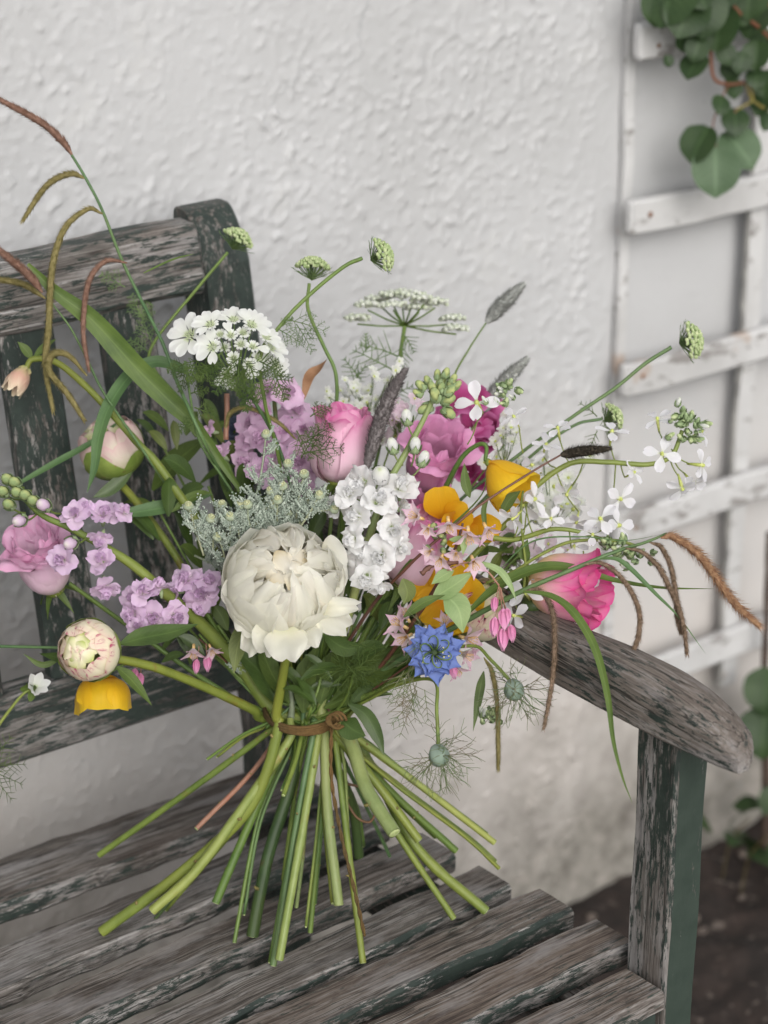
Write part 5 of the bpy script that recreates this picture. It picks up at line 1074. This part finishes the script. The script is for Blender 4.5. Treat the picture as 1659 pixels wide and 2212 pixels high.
for (u, v) in around(945, 1165, 14, 14, 8): dz.inst('bud', SB_G[1], frame(cv(rnd.uniform(-.6, .6), rnd.uniform(-1, 1), .4), D(u, v, 1.85), 0, .7))
dz2 = F('deutzia', 'pink deutzia blooms tucked behind the blue nigella', 'deutzia', 935, 1390, 1.865)
full([(930, 1400, 1.87), (850, 1460, 1.89), (740, 1530, 1.92)], 'hid', 4, dz2, PUR)
deutzia(dz2, [(870, 1352, 1.2, -.7, .4), (880, 1375, 1.1, -.6, -.3), (1005, 1378, 1.25, .8, -.2), (1000, 1412, 1.1, .7, -.3), (880, 1335, 1., -.5, .9), (985, 1440, .9, .4, -.9), (960, 1350, .9, .1, .8)], [(978, 1445, 1.1, 965, 1415)], 1.86)
dz3 = F('deutzia', 'tiny hanging pink deutzia bells below the lilac stock on the left', 'deutzia', 430, 1400, 1.90)
full([(430, 1380, 1.9), (500, 1440, 1.92), (590, 1530, 1.93)], 'hid', 3, dz3, PUR)
deutzia(dz3, [(418, 1402, .95, 0, -1), (455, 1400, .8, .4, -.9)], [(424, 1440, .9, 430, 1395), (448, 1432, 1., 445, 1390), (290, 1460, 1., 300, 1430), (303, 1470, .9, 305, 1435)], 1.90)

# ---- nigella
ng = F('nigella', 'blue nigella flower with a dark green centre low on the right', 'nigella', 935, 1412, 1.825)
full([(935, 1440, 1.845), (880, 1470, 1.87), (800, 1500, 1.90), (740, 1530, 1.92)], 'c2', 6, ng, G1)
c = D(937, 1410, 1.828); axn = cv(.12, .12, .97); M4 = frame(axn, c, .3)
for ring, (n_, L, W, e, z0) in enumerate([(7, .0235, .0195, [15, 5, 0, -12], -.002), (7, .0205, .0180, [28, 14, 6, -4], 0), (6, .017, .012, [40, 28, 18, 10], .0015)]):
    for i in range(n_):
        mb = M(); petal(mb, L*rnd.uniform(.92, 1.1), W, [q+rnd.uniform(-6, 6) for q in e], (.2, .62, 1, 1.05, .98, .72, .22), i*2*math.pi/n_+ring*.45+rnd.uniform(-.1, .1), .002, 0, .12, .25, -.10, .08, 9, 11, z0, M4); ng.part('petal', mb, BLU)
mb = M(); ball(mb, None, .0042, 10, 6, (1, 1, .8), M4, lump=.1); ng.part('eye', mb, DEY)
mb = M(); ms = M()
for i in range(26):
    a = i*.2417*1.0; r1 = rnd.uniform(.006, .0125); h = rnd.uniform(.004, .008)
    p = [np.array([.002*math.cos(a), .002*math.sin(a), .002]), np.array([r1*.6*math.cos(a), r1*.6*math.sin(a), h]), np.array([r1*math.cos(a+.1), r1*math.sin(a+.1), h*.7])]
    p = [xf(M4, q[None])[0] for q in p]; tube(ms, spline(p, 3), .00032, 4); ball(mb, p[-1], .0009, 5, 4)
ng.part('anther', mb, STA); ng.part('filament', ms, DEY)
for i in range(6):
    mb = M(); a = i*1.047-.4; P = []
    for t in np.linspace(0, 1, 14): r1 = .0025+.010*math.sin(t*2.3); P.append(xf(M4, np.array([[r1*math.cos(a+t*1.1), r1*math.sin(a+t*1.1), .003+.009*math.sin(t*2.6)]]))[0])
    tube(mb, P, [.0007, .0004], 5); ng.part('style', mb, G2)
def needles(T_, c, R_, n_, mat, ax=None, up=0., br=2, w=.00035, droop=.25, name='bract'):
    for g in range(n_):
        di = unit(rng.normal(0, 1, 3)+(np.asarray(ax)*up if ax is not None else 0)); mb = M()
        def grow(p, d_, L, lv):
            P = [p]; dd = d_
            for i in range(5): dd = unit(dd+rng.normal(0, .16, 3)+np.array([0, 0, -droop*.2])); P.append(P[-1]+dd*L/5)
            tube(mb, P, [w*(1 if lv > 0 else .8), w*.5], 3, cap=False)
            if lv > 0:
                for i in (1, 2, 3, 4):
                    for s_ in range(1 if i < 2 else 2): grow(P[i], unit(dd+rng.normal(0, .55, 3)), L*rnd.uniform(.35, .55), lv-1)
        grow(c, di, R_, br-1); T_.part(name, mb, mat)
for (u, v, d, L, n_) in [(880, 1460, 1.84, 120, 5), (900, 1500, 1.84, 110, 4)]:
    for i in range(n_):
        fleaf(ng, u+rnd.uniform(-20, 20), v+rnd.uniform(-30, 10), d, rnd.uniform(-2.4, -1.2), L*rnd.uniform(.6, 1), 1, .00045, 5, FEP, droop=.4)
needles(ng, D(925, 1400, 1.84), px(80), 12, FEP, br=2, w=.0003, name='bract')
def pod(T_, u, v, d, r, nb=18, R_=80):
    c = D(u, v, d); mb = M(); M4 = frame(cv(.1, -.5, .3), c); k = 30; n = 9; th = np.linspace(0, np.pi, n); a = np.linspace(0, 2*np.pi, k, endpoint=False)
    rr = px(r, d)*(1+.07*np.cos(5*a)); V = np.stack([np.sin(th)[:, None]*np.cos(a)*rr, np.sin(th)[:, None]*np.sin(a)*rr, np.cos(th)[:, None]*np.ones(k)*px(r, d)*1.15], -1).reshape(-1, 3)
    mb.add(xf(M4, V), [(i*k+j, i*k+(j+1) % k, (i+1)*k+(j+1) % k, (i+1)*k+j) for i in range(n-1) for j in range(k)], np.stack([np.tile(np.arange(k)/k, n), np.repeat(np.linspace(0, 1, n), k)], 1)); T_.part('seed_pod', mb, POD)
    needles(T_, c, px(R_, d), nb, FEP, ax=cv(0, -.3, .4), up=.8, br=2, w=.00034)
n2 = F('nigella', 'lowest nigella seed pod hanging in a cage of thread like bracts below the blue flower', 'nigella pod', 948, 1632, 1.82)
full([(948, 1625, 1.82), (944, 1540, 1.825), (938, 1470, 1.84), (860, 1480, 1.87), (760, 1530, 1.91)], 'hid', 8, n2, G1)
pod(n2, 948, 1632, 1.82, 23, 24, 88)
n3 = F('nigella', 'nigella seed pod in fine bracts in front of the armrest underside', 'nigella pod', 1110, 1488, 1.835)
full([(1110, 1480, 1.835), (1060, 1425, 1.845), (1020, 1395, 1.855), (930, 1420, 1.87), (780, 1510, 1.91)], 'hid', 8, n3, G1)
pod(n3, 1110, 1490, 1.832, 22, 22, 78)
n4 = F('nigella', 'ruff of fine green nigella threads just above the twine', 'nigella leaf', 760, 1440, 1.87)
full([(765, 1450, 1.87), (750, 1500, 1.89), (720, 1540, 1.91)], 'hid', 5, n4, G2)
needles(n4, D(765, 1445, 1.865), px(82), 26, FE, br=2, w=.00035, droop=.1)

# ---- silver santolina-like sprigs
sv = F('silver_foliage', 'silver grey knobbly foliage with tiny round buds behind the white peony', 'silver foliage', 580, 1100, 1.87)
full([(590, 1150, 1.88), (600, 1300, 1.91), (630, 1500, 1.925)], 'd', 5, sv, SILS)
BUDY2 = plain('silver_bud', (.25, .30, .20), (.36, .40, .29), 300, .9)
STB = plain('silver_bud_tip', (.36, .38, .22), (.46, .47, .28), 300, .9)
def silver(T_, base, top, d, bud=True, nl=9, Ls=26):
    P = spline(path([base, ((base[0]*.5+top[0]*.5)+rnd.uniform(-6, 6), base[1]*.5+top[1]*.5), top], d+.01, d), 6); mb = M(); tube(mb, P, [px(5)/2, px(4)/2], 6); T_.part('stem', mb, SILS)
    mb = M()
    for i in range(nl):
        t = rnd.uniform(.15, .97); p = P[int(t*(len(P)-1))]; di = cv(rnd.choice((-1, 1))*rnd.uniform(.4, 1), rnd.uniform(.2, 1), rnd.uniform(-.3, .7)); L = px(Ls)*rnd.uniform(.6, 1.2)
        Q = spline([p, p+di*L*.5, p+di*L+cU*L*.25], 5); tube(mb, Q, [px(3)/2, px(5)/2, px(6)/2], 5, lump=.2)
        for q in Q[2:]:
            for j in range(4): ball(mb, q+rng.normal(0, px(3.6), 3), px(2.1), 5, 4, lump=.2)
    T_.part('leaf_cluster', mb, SIL)
    if bud:
        mb = M(); c = P[-1]; MM = frame(cv(rnd.uniform(-.3, .3), .6, .7), c); ball(mb, None, px(11.5), 10, 7, (1, 1, .75), MM, mi=0, lump=.06)
        for i in range(12): a = i*.5236; ball(mb, xf(MM, np.array([[math.cos(a), math.sin(a), 0]])*px(10.5)*.55+np.array([[0, 0, px(7.5)]]))[0], px(2.2), 5, 4, mi=1)
        ball(mb, xf(MM, np.array([[0, 0, px(7.5)]]))[0], px(4), 7, 5, mi=1); T_.part('bud', mb, [BUDY2, STB])
for b_, t_ in [((440, 1200), (407, 1093)), ((500, 1200), (497, 1116)), ((540, 1190), (556, 1132)), ((590, 1150), (611, 1050)), ((640, 1120), (657, 1024)), ((620, 1170), (624, 1105)), ((610, 1100), (622, 1002)), ((540, 1120), (575, 938)), ((650, 1110), (722, 1100)), ((520, 1200), (523, 1147)), ((470, 1210), (440, 1153)), ((580, 1190), (590, 1090)), ((640, 1160), (668, 1080)), ((560, 1180), (565, 1100)), ((485, 1230), (470, 1160)), ((520, 1180), (520, 1090)), ((575, 1150), (585, 1060)), ((600, 1130), (640, 1060)), ((460, 1190), (455, 1120)), ((640, 1150), (690, 1070)), ((550, 1160), (535, 1090)), ((600, 1150), (600, 1080)), ((490, 1180), (480, 1090))]:
    silver(sv, b_, t_, 1.858+rnd.uniform(-.01, .012), nl=13, Ls=32)
for b_, t_ in [((420, 1200), (560, 1270)), ((480, 1290), (440, 1270)), ((560, 1480), (540, 1400)), ((540, 1470), (500, 1400))]: silver(sv, b_, t_, 1.91, False, 12, 28)

# ---- odd items
lb = F('alstroemeria_bud', 'drooping pink and green bud at the left edge on an arching stem', 'flower bud', 20, 820, 1.93)
full([(55, 800, 1.93), (72, 776, 1.93), (130, 788, 1.93), (220, 870, 1.93), (300, 962, 1.93), (340, 1005, 1.93), (420, 1120, 1.93), (520, 1290, 1.93), (600, 1450, 1.93)], 'y', 12, lb, GR)
M4 = frame(cv(-.5, -.85, .2), D(58, 793, 1.93))
AL = petal_mat('alstro_bud', [(0, (.42, .46, .16)), (.5, (.62, .36, .28)), (1, (.72, .62, .45))], trans=.15)
for i in range(6): mb = M(); petal(mb, .028, .018, [35, 70, 88, 96], (.4, .8, 1, 1, .8, .4), i*1.047, .0015, 1, 0, .2, 0, .03, 7, 8, 0, M4); lb.part('petal', mb, AL)
for pts, w_ in [([(70, 776), (55, 755), (38, 738)], 20), ([(72, 774), (95, 750), (122, 732)], 16)]: leafp(lb, pts, 1.93, 1.925, w_, LF2, nrm=cv(0, .3, 1))
ws2 = F('flower_bud', 'little white and green bud at the lower left edge', 'flower bud', 75, 1480, 1.88)
full([(72, 1490, 1.88), (30, 1530, 1.88), (-30, 1590, 1.88)], 'hid', 7, ws2, G1) if False else None
mb = M(); tube(mb, spline(path([(85, 1488), (55, 1495), (20, 1535), (-20, 1590)], 1.88, 1.88)), [px(5)/2, px(8)/2], 7); ws2.part('stem', mb, G1)
mb = M(); tube(mb, spline(path([(-10, 1396), (80, 1398), (150, 1400)], 1.88, 1.87)), px(7)/2, 7); ws2.part('side_stem', mb, G3)
openflower(ws2, D(76, 1484, 1.88), cv(.4, .3, .8), 6, .013, .008, [60, 50, 40], OWH); openflower(ws2, D(76, 1484, 1.882), cv(-.3, -.3, .5), 4, .012, .008, [60, 50, 40], LF2)
leafp(ws2, [(130, 1424), (90, 1436), (50, 1412)], 1.87, 1.87, 14, LF2)
ws3 = F('feathery_sprig', 'wisp of feathery green at the left edge beside the bench seat', 'foliage', 0, 1640, 1.90)
for a_ in (-.9, -.3, .3, -1.5, .9): fleaf(ws3, -30, 1660, 1.9, a_, 90, 1, .0005, 6, FE)
db = F('cornflower', 'small dark blue flower deep in the shade behind the stems', 'flower', 510, 930, 1.98)
openflower(db, D(508, 935, 1.98), cv(-.1, .2, .9), 9, .016, .011, [45, 35, 20], INK, ruf=.06); openflower(db, D(508, 935, 1.975), cv(-.1, .2, .9), 7, .010, .009, [65, 60, 60], INK, ruf=.06)
full([(508, 945, 1.98), (560, 1100, 1.97), (620, 1350, 1.95)], 'hid', 4, db, G2)
dl = F('dried_leaf', 'withered brown curled leaf above the pink rose bud', 'dried leaf', 680, 820, 1.95)
leafp(dl, [(655, 865), (668, 815), (690, 795), (708, 775)], 1.95, 1.96, 26, plain('dry_leaf', (.20, .10, .05), (.32, .18, .10), 60), twist=1.2)
mb = M(); tube(mb, spline(path([(488, 950), (490, 900), (490, 850)], 1.93, 1.93)), px(12)/2, 7, lump=.1); dl.part('stalk', mb, BR)

# ---- airy filler flowers
FIL = petal_mesh('petal', petal_mat('filler_white', [(0, (.8, .84, .7)), (1, (.86, .86, .86))], vein=.02, trans=.45), .0055, .0046, [40, 20, 5], (.4, .8, 1, .9, .7), 0, .0006, 0, .15, .2, .1, .04)
FIP = petal_mesh('petal', petal_mat('filler_pink', [(0, (.84, .76, .78)), (1, (.84, .68, .78))], vein=.03, trans=.45), .0065, .0055, [40, 20, 5], (.4, .8, 1, .9, .7), 0, .0006, 0, .15, .2, .1, .04)
mb = M(); ball(mb, (0, 0, 0), .0012, 6, 4); FIC = mb.mesh('floret', CEN)
for (lab, u0, v0, ru, rv, n_, d, me_, sc0) in [('airy white filler sprig in the haze above the tall purple grey grass spike', 800, 850, 60, 50, 34, 1.99, FIL, 1.), ('pale pink filler sprig between the ammi stem and the magenta roses', 865, 900, 30, 50, 20, 1.97, FIP, 1.1), ('white filler sprig to the right of the sweet peas', 1090, 960, 40, 70, 22, 1.96, FIL, 1.15), ('faint white filler sprig behind the yellow poppy and rocket stems', 1190, 1080, 70, 60, 32, 1.97, FIL, 1.5), ('pale filler sprig peeping out above the hot pink rose', 1130, 1190, 60, 35, 20, 1.95, FIP, 1.2), ('white filler sprig under the feathery leaves beside the pink rose bud', 760, 900, 50, 40, 22, 1.97, FIL, 1.1)]:
    T_ = F('filler_sprig', lab, 'filler flower', u0, v0, d); full([(u0, v0, d), ((u0+700)/2, v0+250, 1.96), (690, 1480, 1.945)], 'hid', 4, T_, G2)
    for i in range(n_):
        u, v = rnd.gauss(u0, ru*.6), rnd.gauss(v0, rv*.6); c = D(u, v, d+rnd.uniform(-.02, .02)); b_ = D(u0+(u-u0)*.2, v0+40+(v-v0)*.3, d); mb = M(); tube(mb, [b_, (b_+c)/2-cU*.003, c], .00035, 3, cap=False); T_.part('pedicel', mb, G2)
        M4 = frame(cv(rnd.uniform(-.8, .8), rnd.uniform(-.2, 1), .6), c, rnd.random()*6, sc0*rnd.uniform(.7, 1.3)); o = T_.inst('floret', FIC, M4)
        for j in range(5): T_.inst('petal', me_, M4 @ Matrix.Rotation(j*1.2566, 4, 'Z'), o, M4)

# ---- leafy stems that fill the middle
LG = 'leafy stems filling the middle of the bouquet'
lab_ = 'leafy green stem packed among the flowers in the middle of the bouquet'
LABS = ['dark leafy stem low on the left under the lilac stock', 'leafy stem left of the silver foliage', 'leafy stem behind the silver foliage', 'leafy stem rising behind the white peony', 'leafy stem behind the white stock', 'leafy stem under the orange poppy', 'broad leaved stem between the peony and the blue nigella', 'leafy stem above the streaked bud stalk', 'leafy stem directly under the white peony', 'narrow leaved stem just above the knot of the twine', 'short leafy stem beside the start of the armrest', 'leafy stem with big dark leaves below the white peony', 'leafy stem filling the gap right above the twine', 'leafy stem in front of the second back slat', 'leafy stem below the lower lilac stock florets', 'leafy stem below the white stock', 'leafy stem between the two orange poppies and the armrest', 'narrow leaved stem beside the rounded back post']
def leafy(pts, end, leaves, mats, w_=6, d=1.93):
    T_ = F('leafy_stem', LABS.pop(0), 'leafy stem', *pts[0], d, LG); full([(u, v, d) for u, v in pts], end, w_, T_, G2)
    for (u, v, ang, L, W) in leaves:
        l = px(L); di = cv(math.cos(ang), math.sin(ang), rnd.uniform(-.1, .4)); p = D(u, v, d+rnd.uniform(-.02, .02)); mb = M()
        blade(mb, spline([p, p+di*l*.4+cU*l*.06, p+di*l*.75, p+di*l-cU*l*.12], 4), px(W), cv(rnd.uniform(-.5, .5), rnd.uniform(.2, .9), .8), .2, rnd.uniform(-.5, .5)); T_.part('leaf', mb, rnd.choice(mats))
def rl(x0, x1, y0, y1, n_, a0, a1, L=(70, 120), W=(24, 40)): return [(rnd.uniform(x0, x1), rnd.uniform(y0, y1), rnd.uniform(a0, a1), rnd.uniform(*L), rnd.uniform(*W)) for _ in range(n_)]
leafy([(330, 1080), (420, 1240), (540, 1440)], 'hid', rl(330, 480, 1060, 1300, 9, .3, 2.8), [LF1, LF1, LF2], d=1.95)
leafy([(450, 1050), (520, 1250), (610, 1480)], 'hid', rl(420, 560, 1040, 1300, 10, .3, 2.8), [LF1, LF1, LF2], d=1.955)
leafy([(560, 1060), (600, 1250), (640, 1480)], 'hid', rl(500, 660, 1050, 1300, 10, .3, 2.8), [LF1, LF2], d=1.965)
leafy([(690, 1060), (690, 1250), (670, 1480)], 'hid', rl(640, 760, 1080, 1350, 10, .3, 2.8), [LF1, LF2], d=1.96)
leafy([(840, 1080), (780, 1280), (700, 1480)], 'hid', rl(760, 900, 1050, 1380, 10, .3, 2.8), [LF1, LF1, LF2], d=1.96)
leafy([(960, 1200), (880, 1350), (740, 1520)], 'hid', rl(860, 1040, 1230, 1400, 12, -.2, 2.2), [LF1, LF2, LF5], d=1.94)
leafy([(1000, 1390), (880, 1450), (740, 1540)], 'hid', rl(760, 900, 1380, 1480, 9, -.2, 1.0, (60, 110), (30, 46)), [LF1, LF1, LF2], d=1.91)
leafy([(420, 1380), (500, 1450), (600, 1540)], 'hid', rl(400, 560, 1330, 1480, 9, 1.2, 3.2, (50, 90), (20, 34)), [LF1, LF2, LF1], d=1.93)
leafy([(600, 1420), (630, 1480), (650, 1540)], 'hid', rl(560, 720, 1400, 1520, 14, .3, 2.8, (60, 110), (22, 38)), [LF1, LF1], d=1.935)
leafy([(700, 1420), (690, 1480), (670, 1540)], 'hid', rl(640, 780, 1420, 1530, 12, .1, 2.6, (60, 120), (16, 30)), [LF1, LF2], d=1.90)
leafy([(1120, 1200), (1020, 1300), (860, 1450)], 'hid', rl(1000, 1130, 1180, 1300, 6, -.5, 1.5, (40, 70), (18, 30)), [LF2, LF1], d=1.93)
leafy([(640, 1400), (650, 1480), (655, 1540)], 'hid', rl(540, 760, 1400, 1500, 16, .2, 2.9, (70, 120), (26, 44)), [LF1, LF1, LF1, LF2], d=1.945)
leafy([(740, 1420), (700, 1490), (670, 1540)], 'hid', rl(640, 800, 1440, 1530, 12, .0, 2.0, (70, 120), (14, 26)), [LF1, LF2], d=1.925)
leafy([(350, 960), (450, 1150), (560, 1400)], 'hid', rl(330, 520, 930, 1120, 9, .4, 2.9, (60, 110), (18, 34)), [LF1, LF2, LF5], d=1.975)
leafy([(380, 1330), (470, 1420), (580, 1530)], 'hid', rl(280, 520, 1330, 1440, 11, .3, 3.2, (50, 100), (16, 30)), [LF1, LF1, LF2], d=1.925)
leafy([(800, 1290), (760, 1400), (690, 1530)], 'hid', rl(740, 920, 1270, 1400, 13, .1, 2.4, (60, 110), (20, 36)), [LF1, LF1, LF2, LF5], d=1.92)
leafy([(1080, 1230), (980, 1330), (820, 1470)], 'hid', rl(900, 1140, 1210, 1350, 10, -.4, 2.2, (50, 90), (14, 26)), [LF2, LF1, LF5], d=1.91)
leafy([(440, 870), (500, 1060), (600, 1380)], 'hid', rl(420, 560, 880, 1060, 7, .4, 2.7, (60, 110), (12, 22)), [LF2, LF4], d=1.98)
bl_ = F('leafy_stem', 'big dark leaves spreading right from the tie towards the blue nigella', 'leafy stem', 720, 1510, 1.90, LG)
for pts, w_ in [([(715, 1515), (800, 1450), (880, 1412), (975, 1378)], 62), ([(700, 1530), (770, 1495), (840, 1440), (900, 1400)], 50), ([(690, 1520), (720, 1440), (775, 1385)], 56), ([(600, 1520), (560, 1450), (490, 1385)], 52), ([(625, 1520), (580, 1440), (560, 1370)], 46), ([(655, 1540), (660, 1460), (690, 1390)], 50), ([(730, 1530), (800, 1500), (850, 1500)], 26)]: leafp(bl_, pts, 1.915, 1.90, w_, rnd.choice([LF1, LF1, LF2]), nrm=cv(rnd.uniform(-.3, .3), .5, .8))
lv = F('leafy_stem', 'dark serrated leaf hanging down just right of the twine', 'leafy stem', 780, 1540, 1.90, LG)
leafp(lv, [(752, 1520), (790, 1545), (815, 1590), (830, 1632)], 1.90, 1.89, 34, LF1); leafp(lv, [(740, 1556), (760, 1575), (790, 1590)], 1.89, 1.88, 52, GB if False else LF1)
# more bare stems crossing above the binding
BL = ['under the blue nigella side', 'crossing low from the right', 'left of centre', 'at the centre', 'slanting in from the far left', 'just right of centre', 'between peony and stock', 'steeply down from the stock', 'behind the peony stalk', 'second left of the peony stalk', 'blue green one right of the middle', 'leaning far left from the right', 'light one cut off low on the right', 'one ending in mid air at the right', 'reddish green one in the middle', 'thick shaded one at the back', 'leaning furthest left at the back', 'ending near the armrest']
for (a, b, end, w_, mat) in [((840, 1390), (760, 1490), 'w', 8, G2), ((900, 1440), (800, 1500), 't', 12, G1), ((560, 1330), (600, 1460), 'z', 8, G2), ((620, 1380), (640, 1480), 'l', 7, G1), ((470, 1350), (560, 1470), 'u', 9, G2), ((690, 1370), (680, 1470), 'g', 8, G3), ((760, 1350), (720, 1470), 'e', 7, G1), ((850, 1330), (760, 1450), 'k', 7, G2), ((520, 1300), (590, 1460), 'i', 9, G2), ((580, 1360), (620, 1470), 'd', 11, G1), ((780, 1320), (720, 1460), 'm', 9, G3), ((880, 1380), (780, 1490), 'f', 11, G2), ((480, 1400), (570, 1500), 'o', 9, G4), ((430, 1370), (550, 1490), 's', 8, G2), ((650, 1370), (655, 1470), 'n', 10, GR), ((700, 1350), (690, 1470), 'y', 13, G2), ((950, 1400), (800, 1510), 'x', 9, G1), ((600, 1400), (640, 1500), 'v', 8, G2)]:
    T_ = F('cut_stem', 'thin green stem through the bouquet tie, '+BL.pop(0), 'flower stem', a[0], a[1], 1.91, 'bare stems in the neck of the bouquet')
    pts, ww, m_, de = END[end]; de = de or seat_d(*pts[-1])-.004; off = rnd.uniform(-9, 9); s_ = rnd.uniform(.72, .98)
    q = [(p[0]+off, p[1]) for p in pts[:-1]]+[(pts[-1][0]*s_+pts[-2][0]*(1-s_)+off*1.5, pts[-1][1]*s_+pts[-2][1]*(1-s_))]
    P = spline(path([a, b], 1.91, 1.925)+path(q, 1.93, de+.01)); mb = M(); tube(mb, P, [px(w_)/2*.8, px(w_)/2], 7, lump=.03); ball(mb, P[-1], px(w_)/2*.9, 7, 4, mi=1); T_.part('stem', mb, [mat, CUT])

# ---- twine
tw = Thing('twine', 'brown twine tied round the neck of the bouquet with a loose end hanging down', 'twine', D(655, 1565, 1.93), None)
cc = D(656, 1528, 1.930)
hx = unit(np.array([cR[0], cR[1], 0])); hy = np.array([-hx[1], hx[0], 0])
for t_ in range(5):
    P = [cc+hx*(.0318+.0008*(t_ % 2))*math.cos(a)+hy*.040*math.sin(a)+np.array([0, 0, (t_-2)*.0014+.0008*math.sin(a*2+t_)]) for a in np.linspace(0, 2*math.pi, 50)]
    mb = M(); tube(mb, P, .0015, 6, lump=.3); tw.part('strand', mb, TWN)
mb = M()
for i in range(3):
    c = D(718+i*6, 1556, 1.884); P = [c+cv(math.cos(a), math.sin(a)*(.6+.3*i), .3*math.sin(a*2))*(.0045+.001*i) for a in np.linspace(0, 5.6, 20)]; tube(mb, P, .0013, 6, lump=.2)
tw.part('knot', mb, TWN)
P = spline(path([(716, 1570, 1.895), (716, 1680, 1.88), (736, 1800, 1.87), (765, 1920, 1.865), (788, 2022, 1.87)]), 12); T, N, B = frames(P)
mb = M(); ph = np.arange(len(P))*.9
for s_ in (0, math.pi): tube(mb, P+(N*np.cos(ph+s_)[:, None]+B*np.sin(ph+s_)[:, None])*.0008, .0010, 5, lump=.1)
tw.part('loose_end', mb, TWN)
tl = F('curled_tendril', 'brown wiry tendril curling below the twine', 'tendril', 780, 1730, 1.93)
mb = M(); tube(mb, spline(path([(735, 1690), (790, 1705), (812, 1740), (800, 1775), (770, 1765), (748, 1730)], 1.93, 1.93)), px(6)/2, 6, lump=.15); tl.part('tendril', mb, BT)
